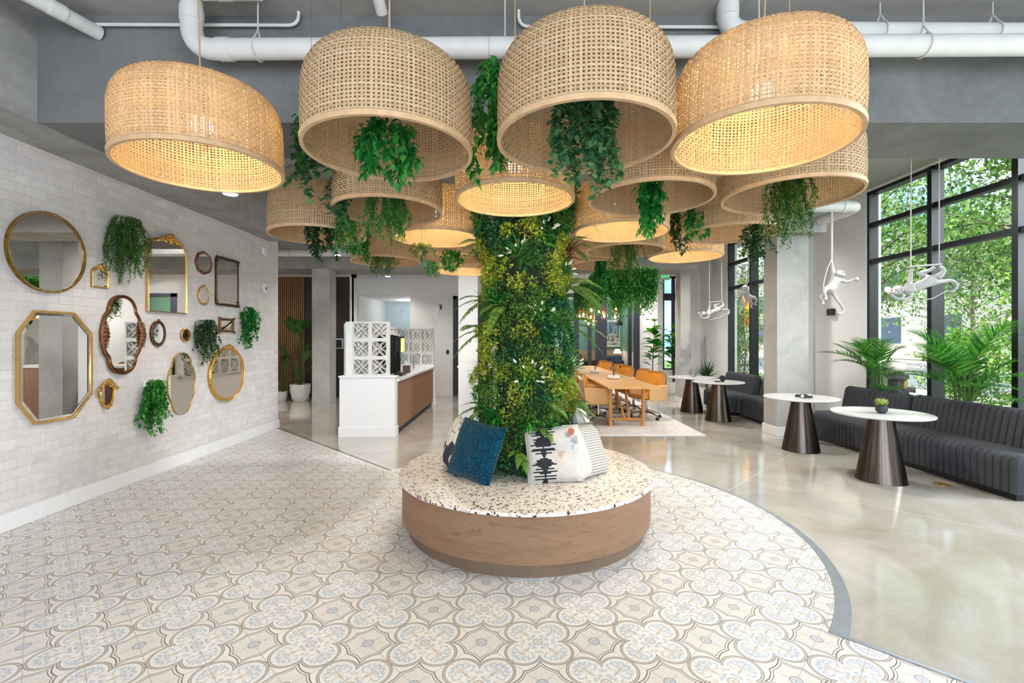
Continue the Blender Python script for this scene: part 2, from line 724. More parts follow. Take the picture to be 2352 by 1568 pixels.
M = {}
M['brick'] = m_brick()
M['conc'] = m_concrete('grey skim coated beam', (136, 135, 133), (168, 168, 167), rough=.85)
M['conc_dark'] = m_concrete('dark grey painted beam', (98, 100, 101), (124, 125, 125), rough=.85, scale=1.0)
M['ceil'] = m_concrete('painted ceiling', (150, 148, 146), (168, 166, 163), rough=.9, scale=.7)
M['column'] = m_concrete('grey column plaster', (160, 159, 156), (184, 183, 180), rough=.85, scale=1.8)
M['floor'] = m_floor()
M['tile'] = m_tile()
M['wall'] = flat('white wall paint', (238, 237, 236), .75, var=.015, bump=.03, scale=40)
M['base'] = flat('white trim paint', (236, 236, 238), .4, var=.01)
M['black'] = flat('black metal', (26, 27, 30), .4, var=.1)
M['black_steel'] = flat('black window steel', (13, 16, 22), .5, var=.1)
M['navy'] = flat('dark navy frame', (46, 46, 60), .45)
M['glass'] = m_glass()
M['white_pipe'] = flat('white painted pipe', (212, 212, 211), .5, var=.03)
M['darkwall'] = flat('dark brown panel', (54, 46, 42), .7)
M['slat'] = m_wood('warm wood slats', (122, 88, 58), (148, 110, 74), (134, 98, 66), scale=(6, 6, .4), grain=9)
M['strip'] = flat('brushed zinc edging', (150, 158, 166), .35, metal=.6, var=.06)
M['blue'] = flat('pale blue paint', (206, 224, 228), .8)
M['green'] = flat('sage green paint', (112, 158, 128), .8)
M['peach'] = flat('peach wainscot', (208, 164, 132), .7)
M['oak'] = m_wood('light oak', (196, 146, 88), (214, 166, 106), (204, 154, 96), scale=(1, .12, 1), grain=22, dist=1.0, rough=.42)
M['walnut'] = m_wood('walnut laminate', (124, 88, 64), (150, 110, 82), (136, 98, 72), scale=(3, 3, .25), grain=14, rough=.45)
M['bench_wood'] = m_wood('warm oak laminate', (116, 90, 68), (144, 112, 86), (130, 101, 76), scale=(.8, .8, 4.5), grain=5, dist=1.6, rough=.5)
M['terrazzo'] = m_terrazzo()

XW = 5.85     # window wall, near part
XW2 = 5.43    # window wall, far part
XL = -4.08    # brick wall face


def quadp(name, mat, pts, z, depth=0.02):
    b = MB()
    b.prism(pts, z - depth, z)
    return b.build(name, mat)


# ---- floor: concrete slab, tiled area around the bench, metal edging
arc_c = (0.13, 3.955)
arc_r = 2.165
e_l = Vector((-4.08, 8.01))
a0 = math.atan2(5.46 - arc_c[1], -1.46 - arc_c[0])
a1 = math.atan2(2.434 - arc_c[1], 1.678 - arc_c[0])
arc = [(arc_c[0] + arc_r * math.cos(a0 + (a1 - a0) * i / 72), arc_c[1] + arc_r * math.sin(a0 + (a1 - a0) * i / 72)) for i in range(73)]
kx, ky = math.cos(TANG), -math.sin(TANG)
far = (arc[-1][0] + kx * 5.5, arc[-1][1] + ky * 5.5)
poly = [(XL, -5.0), (far[0], -5.0), far] + list(reversed(arc)) + [(XL, 8.01)]
fl = MB().box(-9, 6.1, -5, 18.6, -.12, -.012)
struct(fl.build('floor', M['floor']))
b = MB()
b.prism(poly, -.011, 0.0)
struct(b.build('floor_tiles', M['tile']))
# raise the concrete to the same level outside the tiles: one polygon with the tiled area left out
poly2 = [(-9, -5), (XL, -5), (XL, 8.01)] + arc + [far, (far[0], -5), (6.1, -5), (6.1, 18.6), (-9, 18.6)]
bm_ = MB()
bm_.prism(poly2, -.011, 0.0)
o = bm_.build('floor_concrete', M['floor'])
struct(o)
# edging: crescent along the curve, straight strip after it
b = MB()
n0 = 26
inn, outp = [], []
for i in range(n0, 73):
    a = a0 + (a1 - a0) * i / 72
    w = .006 + .078 * max(0, (i - n0 - 8) / (72 - n0 - 8)) ** 1.4
    inn.append((arc_c[0] + (arc_r - .004) * math.cos(a), arc_c[1] + (arc_r - .004) * math.sin(a)))
    outp.append((arc_c[0] + (arc_r + w) * math.cos(a), arc_c[1] + (arc_r + w) * math.sin(a)))
b.prism(inn + list(reversed(outp)), 0.0, .0015)
struct(b.build('trim_1', M['strip']))
b = MB()
p, q = Vector((*arc[-1],)), Vector(far)
nrm = Vector((-(q - p).y, (q - p).x)).normalized()
b.prism([tuple(p), tuple(q), tuple(q + nrm * .028), tuple(p + nrm * .028)], 0.0, .004)
struct(b.build('trim_2', M['strip']))
b = MB()
p, q = e_l, Vector(arc[0])
nrm = Vector((-(q - p).y, (q - p).x)).normalized()
b.prism([tuple(p), tuple(q), tuple(q + nrm * .012), tuple(p + nrm * .012)], 0.0, .003)
struct(b.build('trim_3', M['black']))

# ---- walls
CZ = 4.0
struct(MB().box(XL - .25, XL, -5, 8.05, 0, CZ).build('wall_left', M['brick']))
struct(MB().box(XL, XL + .018, -5, 8.068, 0, .145).box(XL - .25, XL, 8.05, 8.068, 0, .145).build('baseboard_left', M['base'], bevel=.004))


def wall(name, mat, *boxes, bev=0):
    b_ = MB()
    for q_ in boxes:
        b_.box(*q_)
    return struct(b_.build(name, mat, bevel=bev))


wall('ceiling', M['ceil'], (-9, 6.1, -5, 18.6, CZ, CZ + .15))
wall('ceiling_beam_left', M['conc'], (XL, -3.6, -5, 7.1, 3.19, CZ))
wall('ceiling_beam_front', M['conc_dark'], (-3.6, XW, 3.5, 4.2, 3.19, CZ))
wall('ceiling_beam_middle', M['conc'], (XL, 4.84, 7.1, 7.75, 3.19, CZ))
wall('ceiling_beam_back', M['conc'], (-8.5, 4.33, 10.8, 11.75, 3.19, CZ))
wall('ceiling_lobby', M['wall'], (-8.5, -4.25, 11.75, 12.6, 3.19, 3.3))
wall('column_left', M['column'], (-4.68, -4.27, 10.8, 11.2, 0, 3.19))
wall('column_right', M['column'], (4.21, 4.71, 7.33, 7.72, 0, 3.19))
wall('baseboard_column', M['base'], (4.19, 4.73, 7.31, 7.74, 0, .15), bev=.004)
wall('column_back', M['column'], (4.09, 4.33, 11.2, 11.56, 0, 3.19))
wall('baseboard_back_column', M['base'], (4.075, 4.345, 11.185, 11.575, 0, .12))
wall('wall_lobby_left', M['wall'], (-8.75, -8.5, 8, 12.6, 0, CZ))
wall('wall_lobby_front', M['wall'], (-8.5, XL - .25, 7.9, 8.05, 0, CZ))
# back walls (left): dark panel, white wall with an opening, black door
wall('wall_lobby_panel', M['darkwall'], (-8.5, -4.25, 12.25, 12.4, 0, 3.19))
bs = MB()
x = -8.45
while x < -5.5:
    bs.box(x, x + .032, 12.205, 12.25, .1, 3.19)
    x += .052
struct(bs.build('wall_lobby_slats', M['slat']))
wall('wall_back_left', M['wall'], (-4.27, -2.8, 12.7, 12.85, 2.77, CZ), (-2.8, -1.62, 12.7, 12.85, 0, CZ), (-1.62, -.6, 12.7, 12.85, 2.73, CZ),
     (-4.29, -4.25, 12.2, 12.7, 0, CZ), (-.6, 1.1, 12.7, 12.85, 0, CZ))
wall('baseboard_back', M['base'], (-2.8, -1.62, 12.68, 12.7, 0, .17), (-.6, 1.1, 12.68, 12.7, 0, .17))
wall('wall_corridor', M['wall'], (-4.4, -4.27, 12.85, 15.6, 0, 2.9), (-2.8, -2.7, 12.85, 15.6, 0, 2.9), (-4.4, -2.7, 12.85, 15.6, 2.77, 2.9))
wall('wall_corridor_end', M['blue'], (-4.4, -2.7, 15.6, 15.7, 0, 2.9))
d = thing('door_1', 'black door frame in the white back wall', 'door', (-1.11, 12.7, 0))
d['kind'] = 'structure'
MB().box(-.51, -.42, -.02, .12, 0, 2.73).box(.42, .51, -.02, .12, 0, 2.73).box(-.51, .51, -.02, .12, 2.64, 2.73).build('frame', M['black'], d)
MB().box(-.42, .42, .04, .08, 0, 2.64).build('panel', M['black'], d)
MB().box(-.37, -.34, -.03, .04, .95, 1.15).build('handle', M['white_pipe'], d)
wall('wall_center', M['wall'], (-.93, -.60, 8.0, 8.15, 0, CZ))
wall('baseboard_center', M['base'], (-.95, -.58, 7.98, 8.17, 0, .15))
wall('column_middle', M['column'], (-.33, .08, 8.0, 8.4, 0, CZ))
t = thing('bar_counter', 'walnut bar counter with a white top behind the green column', 'counter', (0, 8.75, 0))
MB().box(-.92, 1.0, -.3, .25, 0, 1.02).build('cabinet', M['walnut'], t)
MB().box(-1.0, 1.05, -.33, .30, 1.02, 1.06).build('worktop', M['base'], t)
# back right: office front, jog, window 3
wall('wall_back_right', M['wall'], (1.1, 4.2, 15.2, 15.35, 3.05, CZ), (4.2, 4.35, 13.3, 18, 0, CZ), (.95, 1.1, 12.85, 18, 0, CZ),
     (4.35, 5.6, 13.3, 13.45, 3.35, CZ), (4.35, 4.68, 13.3, 13.45, 0, .66), (5.05, 5.6, 13.3, 13.45, 0, 3.35))
wall('wall_office', M['green'], (1.1, 4.2, 17.9, 18, 1.1, 3.2), (4.18, 4.2, 15.4, 17.9, 1.1, 3.2))
wall('wall_office_wainscot', M['peach'], (1.1, 4.2, 17.88, 18, 0, 1.1))
wall('ceiling_office', M['wall'], (1.1, 4.2, 15.35, 18, 3.05, 3.2))
# right walls
wall('wall_right', M['wall'], (XW, XW + .25, 7.63, 9.0, 0, CZ), (XW, XW + .25, -5, 7.63, 3.965, CZ), (XW, XW + .25, -5, 7.63, 0, .30),
     (XW2, XW + .25, 8.95, 9.2, 0, CZ), (XW2, XW2 + .25, 11.65, 13.45, 0, CZ), (XW2, XW2 + .25, 9.2, 11.65, 3.965, CZ), (XW2, XW2 + .25, 9.2, 11.65, 0, .30))
wall('baseboard_right', M['base'], (XW - .016, XW, -5, 8.95, 0, .15), (XW2 - .016, XW2, 9.0, 13.3, 0, .15))


def window_side(name, x, y0, y1, ys, zs, z0=.30, z1=3.965):
    """steel window in a wall of constant x; ys mullions, zs transoms"""
    t = thing(name, 'tall black steel window', 'window', (x, 0, 0))
    t['kind'] = 'structure'
    b_ = MB()
    b_.box(.02, .17, y0, y0 + .05, z0, z1).box(.02, .17, y1 - .05, y1, z0, z1)
    b_.box(.02, .17, y0, y1, z0, z0 + .06).box(.02, .17, y0, y1, z1 - .05, z1)
    b_.build('frame', M['black_steel'], t)
    for y in ys:
        MB().box(.0, .18, y - .035, y + .035, z0, z1).build('mullion', M['black_steel'], t)
    for z in zs:
        MB().box(.03, .14, y0, y1, z - .035, z + .035).build('transom', M['black_steel'], t)
    MB().box(.085, .095, y0, y1, z0, z1).build('pane', M['glass'], t)
    return t


TR = (3.416, 2.817)
window_side('window_1', XW, -4.9, 7.63, [7.63 - 1.1 * k - .06 for k in range(1, 12)], TR)
window_side('window_2', XW2, 9.2, 11.65, [10.53, 9.4], TR)
t = thing('window_3', 'tall dark framed window beside the back column', 'window', (0, 13.3, 0))
t['kind'] = 'structure'
MB().box(4.35, 4.39, 0, .12, .66, 3.35).box(4.63, 4.7, 0, .12, 0, 3.35).box(5.0, 5.05, 0, .12, 0, 3.35).box(4.35, 5.05, 0, .12, 3.3, 3.35).box(4.35, 4.7, 0, .12, .66, .7).build('frame', M['black_steel'], t)
MB().box(4.35, 5.05, -.01, .1, 2.66, 2.86).build('transom', M['black_steel'], t)
MB().box(4.35, 5.05, .05, .06, .1, 3.3).build('pane', M['glass'], t)

# unseen glazed front, added around the fill light behind the camera
t = thing('added_window_front', 'added glazed front, unseen behind the camera', 'window', (0, -4.9, 0))
t['kind'] = 'structure'
for k in range(9):
    MB().box(-4.0 + k * 1.2, -3.92 + k * 1.2, -.05, .05, 0, 3.9).build('mullion', M['black_steel'], t)
MB().box(-4.0, 5.8, -.05, .05, 3.8, 4.0).box(-4.0, 5.8, -.05, .05, 2.5, 2.6).box(-4.0, 5.8, -.05, .05, 0, .1).build('frame', M['black_steel'], t)
MB().box(-4.0, 5.8, -.01, .0, .1, 3.8).build('pane', M['glass'], t)

# glazed office front
t = thing('window_4', 'dark framed glass front of the green office', 'window', (0, 15.2, 0))
t['kind'] = 'structure'
for a_, b_x in ((2.05, 2.2), (2.5, 2.62), (2.76, 3.12), (4.02, 4.2)):
    MB().box(a_, b_x, -.03, .08, 0, 3.05).build('mullion', M['navy'], t)
MB().box(1.1, 4.2, -.03, .08, 2.93, 3.05).box(1.1, 4.2, -.02, .08, 0, .08).build('frame', M['navy'], t)
MB().box(3.82, 3.94, -.03, .04, 0, 2.93).build('stile', M['navy'], t)
MB().tube([(3.88, -.09, .6), (3.88, -.09, 2.1)], .016).tube([(3.88, -.09, .7), (3.88, -.02, .7)], .01).tube([(3.88, -.09, 2.0), (3.88, -.02, 2.0)], .01).build('handle', M['black'], t)
MB().box(1.1, 4.2, .02, .03, .08, 2.93).build('pane', M['glass'], t)

# ---- ceiling services
M['rodm'] = flat('painted threaded rod', (196, 196, 195), .5)


def pipe(name, label, pts, r, coups=(), hang=(), cat='pipe', group=None):
    """pts path; coups/hang are (point, axis) for couplings and clamps"""
    t = thing(name, label, cat, pts[0], group=group)
    o_ = Vector(pts[0])
    P_ = [Vector(p_) - o_ for p_ in pts]
    MB().tube(P_, r, 20).build('pipe_run', M['white_pipe'], t, smooth=True)
    for c_, ax in coups:
        c_ = Vector(c_) - o_
        ax = Vector(ax).normalized()
        MB().tube([c_ - ax * .045, c_ - ax * .044, c_ + ax * .044, c_ + ax * .045], [r * 1.0, r * 1.09, r * 1.09, r * 1.0], 20).build('coupling', M['white_pipe'], t, smooth=True)
    for c_ in hang:
        c_ = Vector(c_) - o_
        b_ = MB()
        ring = [(c_.x, c_.y + (r + .006) * math.cos(2 * PI * k / 20), c_.z + (r + .006) * math.sin(2 * PI * k / 20)) for k in range(20)]
        b_.tube(ring, .006, 6, closed=True)
        b_.tube([c_ + Vector((0, r * .7, r * .75)), c_ + Vector((0, 0, r + .07)), c_ + Vector((0, -r * .7, r * .75))], .007, 6)
        b_.tube([c_ + Vector((0, 0, r + .07)), (c_.x, c_.y, CZ - o_.z)], .0055, 6)
        b_.build('hanger', M['rodm'], t)
    return t


def bend(p0, p1, p2, r, n=8):
    """rounded corner at p1"""
    p0, p1, p2 = Vector(p0), Vector(p1), Vector(p2)
    a = p1 + (p0 - p1).normalized() * r
    c = p1 + (p2 - p1).normalized() * r
    return [a.lerp(p1, t_ / n).lerp(p1.lerp(c, t_ / n), t_ / n) for t_ in range(n + 1)]


ya, yb = 3.27, 3.27
zp = 3.60
pp = [(-2.27, ya, CZ)] + [tuple(v) for v in bend((-2.27, ya, CZ), (-2.27, ya, zp), (0, ya, zp), .17)] + [(4.9, ya - .06, zp - .0)]
pipe('drain_pipe', 'thick white pipe running across below the front ceiling with an elbow at its left end', pp, .07,
     coups=[((-2.27, ya, 3.84), (0, 0, 1)), ((-2.03, ya, zp), (1, 0, 0)), ((0.9, ya, zp), (1, 0, 0))], hang=[(-1.8, ya, zp), (-.05, ya, zp), (1.75, ya, zp), (2.88, ya - .04, zp)])
pp = [(1.57, 3.36, CZ)] + [tuple(v) for v in bend((1.57, 3.36, CZ), (1.57, 3.36, 3.78), (4, 3.36, 3.78), .13)] + [(5.2, 3.36, 3.76)]
pipe('drain_pipe', 'white pipe above the thick pipe, turning up into the ceiling behind the right lit shade', pp, .07,
     hang=[(2.68, 3.36, 3.775), (3.5, 3.36, 3.77)], coups=[((1.57, 3.36, 3.93), (0, 0, 1))])
pipe('sprinkler_pipe', 'capped white pipe sloping out of the top left corner of the ceiling', [(-3.60, 2.1, 3.86), (-3.12, 3.49, 3.86)], .052,
     coups=[((-3.20, 3.24, 3.86), (.12, .35, 0))])
pipe('branch_pipe', 'short white pipe stub behind the elbow top at the ceiling', [(-2.15, 3.2, 3.95), (-1.75, 3.2, 3.95)], .05,
     coups=[((-2.0, 3.2, 3.95), (1, 0, 0))])
pipe('branch_pipe', 'white pipe stub pointing down at the ceiling left of the middle shades', [(-.93, 3.1, 3.97), (-.93, 3.3, 3.88)], .04)
M['cond'] = M['white_pipe']
b = MB()
b.tube([(-3.45, 3.1, 3.97)] + bend((-3.45, 3.1, 3.97), (-3.3, 3.45, 3.9), (0, 3.46, 3.9), .15) + bend((-3, 3.46, 3.9), (-1.6, 3.46, 3.9), (-1.6, 3.46, 4), .08) + [(-1.6, 3.46, 4.0)], .012, 8)
o = b.build('conduit', M['cond'], smooth=True)
tag(o, 'thin white conduit along the top of the grey front beam, left part', 'conduit')
b = MB()
b.tube([(.05, 3.44, 4.0)] + bend((.05, 3.44, 4.0), (.05, 3.46, 3.89), (1, 3.46, 3.89), .08) + [(2.1, 3.46, 3.885)], .012, 8)
o = b.build('conduit', M['cond'], smooth=True)
tag(o, 'thin white conduit on the front beam behind the two large shades', 'conduit')
# pipe bending back along the right side into the middle beam
pp = [(3.2, 6.35, 3.37)] + [tuple(v) for v in bend((3.2, 6.35, 3.37), (4.76, 6.35, 3.37), (4.76, 7.1, 3.37), .12)] + [(4.76, 7.1, 3.37)]
pipe('drain_pipe', 'white pipe with a double bend beside the right column top', pp, .075, coups=[((4.58, 6.35, 3.37), (1, 0, 0)), ((4.76, 6.6, 3.37), (0, 1, 0))])
pipe('drain_pipe', 'white horizontal pipe under the ceiling in front of the far beam', [(-7.9, 9.6, 3.34), (1.0, 9.6, 3.34)], .075, hang=[(-4.6, 9.6, 3.34), (-2.4, 9.6, 3.34)])
o = MB().tube([(5.28, 12.3, 3.9), (5.28, 12.3, 3.25)], .07, 14).ball((5.28, 12.3, 3.25), .07).build('wall_pipe', M['white_pipe'], smooth=True)
tag(o, 'short vertical white pipe with rounded end high on the far right wall', 'pipe')

M['lit'] = glow('lit lens', (1.0, .95, .86), 14)
cans = [(-2.9, 4.75, 'white cylinder downlight lit above the mirror wall', 3.04), (-3.45, 9.1, 'white cylinder downlight between the left column and the hanging plants', 3.2),
        (-3.2, 11.9, 'small lit white cylinder downlight before the white back wall', 3.16)]
for x, y, lb, z in cans:
    t = thing('downlight', lb, 'ceiling light', (x, y, z), group='cylinder downlights')
    MB().lathe([(.075, 0), (.08, .004), (.08, .28), (.02, .285)], 24).build('housing', M['white_pipe'], t, smooth=True)
    MB().lathe([(.066, -.004), (.001, -.0045)], 24).build('lens', M['lit'], t)
    MB().tube([(0, 0, .28), (0, 0, CZ - z)], .006, 6).build('stem', M['rodm'], t)
    light('downlight_beam', 'SPOT', (x, y, z - .02), 60, (1, .93, .84), spot=2.3, radius=.06)
# added cans carrying fill light for the bays, most hidden by shades and beams
for k, (x, y) in enumerate(((2.2, 11.95), (4.9, 9.6), (-1.0, 5.9), (2.9, 5.4), (2.6, 9.3), (-1.2, 9.3), (.6, 14.0), (3.0, 14.4), (-6.3, 9.3), (5.1, 5.4))):
    t = thing('downlight', 'added white cylinder fill light under the ceiling ' + ('behind the far beam above the conference table', 'by the far right window', 'above the shades left of the green column', 'above the shades right of the green column', 'above the near end of the conference table',
              'over the end of the coffee counter', 'above the passage behind the bar counter', 'before the glass office', 'over the lobby plants', 'before the large right window')[k], 'ceiling light', (x, y, 3.72), group='cylinder downlights')
    MB().lathe([(.075, 0), (.08, .004), (.08, .28), (.02, .285)], 24).build('housing', M['white_pipe'], t, smooth=True)
    MB().lathe([(.066, -.004), (.001, -.0045)], 24).build('lens', M['lit'], t)
    light('downlight_beam', 'SPOT', (x, y, 3.69), 190, (1, .96, .9), spot=2.7, radius=.06, blend=.8)
light('corridor_light', 'POINT', (-3.3, 14.6, 2.5), 9, (.95, .98, 1), radius=.2)
light('office_light', 'POINT', (3.0, 16.6, 2.7), 30, (1, .95, .88), radius=.2)
# added area light outside above the view, boosting daylight through the tall windows
for nm_, lx, ly, ln, en in (('window_side_fill', XW + 2.7, 1.9, 9.5, 1900),):
    l_ = light(nm_, 'AREA', (lx, ly, 5.5), en, (.93, .97, 1), size=ln, size_y=2.6)
    l_.rotation_euler = Vector((.72, 0, .69)).to_track_quat('Z', 'X').to_euler()
# ------------------------------------------------------------------ rattan pendant shades
M['rattan'] = m_rattan('woven rattan', (196, 166, 126), (212, 186, 150), (228, 206, 172))
M['rim'] = flat('rattan rim band', (196, 162, 124), .55, var=.08, scale=30)
M['cord'] = flat('tan cable', (176, 150, 122), .7)
M['wire'] = flat('steel wire', (120, 120, 120), .4, metal=.6)
M['bulb'] = glow('lit bulb', (1.0, .86, .62), 22)
M['socket'] = flat('dark socket', (70, 60, 50), .5)


def weave(r=.40, h=.425, layers=((0, 0.0, 134, 42), (-.012, .25, 129, 40))):
    """two layers of woven strips on a straight sided dome"""
    prof = [(r - .004, 0), (r, .04), (r + .002, .12), (r, .22), (r * .995, .275), (r * .97, .32), (r * .92, .36), (r * .845, .39), (r * .74, .412), (r * .6, .422), (r * .4, h), (r * .2, h + .001)]
    prof = np.array(prof)
    seg = np.r_[0, np.cumsum(np.linalg.norm(np.diff(prof, axis=0), axis=1))]
    L = seg[-1]

    def P(s, off):
        rr = np.interp(s, seg, prof[:, 0])
        zz = np.interp(s, seg, prof[:, 1])
        e = 1e-3
        dr = np.interp(s + e, seg, prof[:, 0]) - np.interp(s - e, seg, prof[:, 0])
        dz = np.interp(s + e, seg, prof[:, 1]) - np.interp(s - e, seg, prof[:, 1])
        l = np.sqrt(dr ** 2 + dz ** 2) + 1e-9
        return rr + off * dz / l, zz - off * dr / l
    parts = []
    for base, ph, nc, nr in layers:
        pt, ps = 2 * PI / nc, L / nr
        wv = .0016
        # uprights
        S = np.linspace(0, L, nr * 2 + 1)
        for j in range(nc):
            th = (j + ph) * pt + rng.normal(0, pt * .07)
            w = pt * ((.26 if base == 0 else .18) + rng.uniform(-.05, .06))
            off = base + wv * np.cos(PI * (S / ps) + PI * j)
            rr, zz = P(S, off)
            V = []
            for sgn in (-1, 1):
                a = th + sgn * w
                V.append(np.stack([rr * math.cos(a), rr * math.sin(a), zz], 1))
            V = np.concatenate(V)
            m = len(S)
            i = np.arange(m - 1)
            parts.append((V, np.stack([i, i + m, i + m + 1, i + 1], 1)))
        T = np.linspace(0, 2 * PI, nc * 2, endpoint=False)
        for i_ in range(nr):
            s0 = (i_ + .5) * ps
            w = ps * ((.26 if base == 0 else .18) + rng.uniform(-.05, .06))
            off = base - wv * np.cos(PI * T / pt + PI * i_)
            V = []
            for sgn in (-1, 1):
                rr, zz = P(np.full_like(T, s0 + sgn * w), off)
                V.append(np.stack([rr * np.cos(T), rr * np.sin(T), zz], 1))
            V = np.concatenate(V)
            m = len(T)
            i = np.arange(m)
            j2 = (i + 1) % m
            parts.append((V, np.stack([i, j2, j2 + m, i + m], 1)))
    return parts


R = .40
shade_parts = weave()


def make_lamp(lit):
    t = thing('rattan_pendant_lamp', 'x', 'pendant lamp', (0, 0, 0))
    mesh_np('shade', shade_parts, M['rattan'], t) if 'shade' not in CACHE else None
    if 'shade' in CACHE:
        o_ = bpy.data.objects.new('shade', CACHE['shade'])
        C.objects.link(o_)
        o_.parent = t
    else:
        CACHE['shade'] = t.children[0].data
    MB().lathe([(R - .014, -.008), (R + .004, -.008), (R + .006, .014), (R - .014, .014)], 96, closed=True).build('rim', M['rim'], t, smooth=True, angle=30)
    MB().lathe([(.075, .424), (.088, .428), (.088, .434), (.02, .436)], 24).build('top_ring', M['rim'], t)
    MB().tube([(0, 0, .43), (0, 0, 1.52)], .0045, 6).build('cord', M['cord'], t)
    if lit:
        MB().tube([(0, 0, .30), (0, 0, .44)], .02, 12).build('socket', M['socket'], t)
        MB().ball((0, 0, .235), .052, 20, 12).build('bulb', M['bulb'], t, smooth=True)
    return t


CACHE = {}
lamp_lit = make_lamp(True)
lamp_off = make_lamp(False)
# x, y, rim height, lit, what singles it out
LAMPS = [
    (-1.70, 2.54, 2.487, 1, 'glowing rattan drum shade nearest the mirror wall, far left of the cluster', (0, -.03)),
    (-.60, 2.26, 2.462, 0, 'large pale unlit rattan shade, second from the left in front', (0, 0)),
    (.335, 2.14, 2.465, 0, 'largest pale unlit rattan shade with round leaved strands, top centre', (0, 0)),
    (1.18, 2.19, 2.476, 1, 'large glowing rattan shade at the top right', (0, .03)),
    (.02, 3.13, 2.49, 1, 'glowing rattan shade directly in front of the top of the green column', (0, 0)),
    (.915, 3.06, 2.475, 0, 'unlit rattan shade below and left of the large glowing right one, star leaved plant inside', (0, 0)),
    (1.79, 2.98, 2.47, 0, 'unlit rattan shade farthest right, tucked under the large glowing one, ferny plant inside', (0, 0)),
    (.93, 3.96, 2.467, 1, 'glowing rattan shade right beside the green column', (0, 0)),
    (1.19, 4.87, 2.475, 0, 'unlit rattan shade behind the glowing one right of the green column', (0, 0)),
    (1.14, 5.77, 2.47, 0, 'small looking unlit rattan shade farthest back, right of the green column', (0, 0)),
    (1.95, 5.2, 2.475, 1, 'glowing rattan shade low on the right in front of the far windows', (0, 0)),
    (1.92, 4.07, 2.475, 0, 'unlit rattan shade low right beside the column top with two leafy strands before it', (0, 0)),
    (-1.71, 4.07, 2.46, 0, 'unlit rattan shade low on the left above the end of the brick wall', (0, 0)),
    (-.925, 3.45, 2.50, 0, 'unlit rattan shade under the pale second front one, dense ferny plant inside', (0, 0)),
    (-.68, 4.22, 2.47, 1, 'glowing rattan shade left beside the green column', (0, 0)),
    (-1.50, 5.49, 2.47, 0, 'unlit rattan shade low left behind, with a short ferny plant', (0, 0)),
    (-.60, 5.2, 2.47, 0, 'unlit rattan shade just under the glowing one left of the green column', (0, 0)),
    (-.64, 6.3, 2.47, 1, 'small looking glowing rattan shade farthest back, left of the green column', (0, 0)),
]
for i, (x, y, z, lit, lb, tilt) in enumerate(LAMPS):
    src = lamp_lit if lit else lamp_off
    o = dup(src, (x, y, z), None, lb, 'rattan shades hung around the green column')
    o.rotation_euler = (tilt[0], tilt[1], i * 1.7)
    if tilt != (0, 0):
        o.rotation_euler = (tilt[0], tilt[1], 0)
    if lit:
        light('pendant_light', 'POINT', (x, y, z + .235), 72, (1, .76, .34), radius=.056)
for r_ in (lamp_lit, lamp_off):
    for ch in list(r_.children):
        bpy.data.objects.remove(ch)
    bpy.data.objects.remove(r_)

# ------------------------------------------------------------------ hanging plants
M['leaf_mid'] = leafmat('mid green leaves', [(0, (28, 96, 38)), (.5, (56, 140, 56)), (1, (110, 182, 80))])
M['leaf_bright'] = leafmat('bright green leaves', [(0, (14, 90, 36)), (.5, (32, 134, 52)), (1, (82, 176, 74))])
M['leaf_dark'] = leafmat('dark green leaves', [(0, (14, 54, 24)), (.5, (30, 84, 40)), (1, (60, 118, 58))])
M['leaf_grey'] = leafmat('grey green round leaves', [(0, (36, 84, 52)), (.5, (66, 122, 78)), (1, (116, 160, 100))])
M['leaf_fern'] = leafmat('fern green', [(0, (30, 74, 26)), (.5, (58, 112, 38)), (1, (108, 148, 60))])
M['stem'] = flat('green stem', (74, 98, 50), .7)
M['leaf_ivy'] = leafmat('ivy leaves', [(0, (20, 46, 24)), (.5, (44, 80, 42)), (1, (96, 126, 74))])


def vines(seed, L, rad, strands, step, size, tmpl, per=3, spread=1.0, out=.6, sway=.04, top=.0, flatten=None):
    """hanging strands below the origin"""
    g = np.random.default_rng(seed)
    P, D, Nn, S = [], [], [], []
    tubes = []
    for s in range(strands):
        a = g.uniform(0, 2 * PI)
        rr = rad * math.sqrt(g.uniform(0, 1))
        ln = L * g.uniform(.5, 1.0) * (1 - .25 * rr / rad)
        x, y, z = rr * .8 * math.cos(a), rr * .8 * math.sin(a), top
        dx, dy = math.cos(a) * rr * .6, math.sin(a) * rr * .6
        n = max(3, int(ln / step))
        path = []
        ph = g.uniform(0, 6)
        for i in range(n):
            t_ = i / n
            k = min(1, t_ * 3) * spread
            px = x + dx * k + sway * math.sin(t_ * 5 + ph) * t_
            py = y + dy * k + sway * math.cos(t_ * 4 + ph) * t_
            pz = z - ln * t_
            if flatten:
                px = max(px, -flatten)
            path.append((px, py, pz))
            for q_ in range(per):
                b_ = g.uniform(0, 2 * PI)
                P.append((px + g.normal(0, size * .2), py + g.normal(0, size * .2), pz + g.normal(0, step * .4)))
                D.append((math.cos(b_) * out, math.sin(b_) * out, -g.uniform(.1, 1.0)))
                Nn.append((math.cos(b_), math.sin(b_), .7 + g.normal(0, .3)))
                S.append(size * g.uniform(.65, 1.2))
        tubes.append(tube_np(path, max(.0012, size * .025), 3))
    return [scatter('', tmpl, P, D, S, None, N=Nn)] + tubes


def plant(name, label, loc, parts, mat, cat='hanging plant', group='plants hanging in the rattan shades', rz=0):
    o_ = mesh_np(name, parts, mat)
    o_.location = loc
    o_.rotation_euler = (0, 0, rz)
    return tag(o_, label, cat, group)


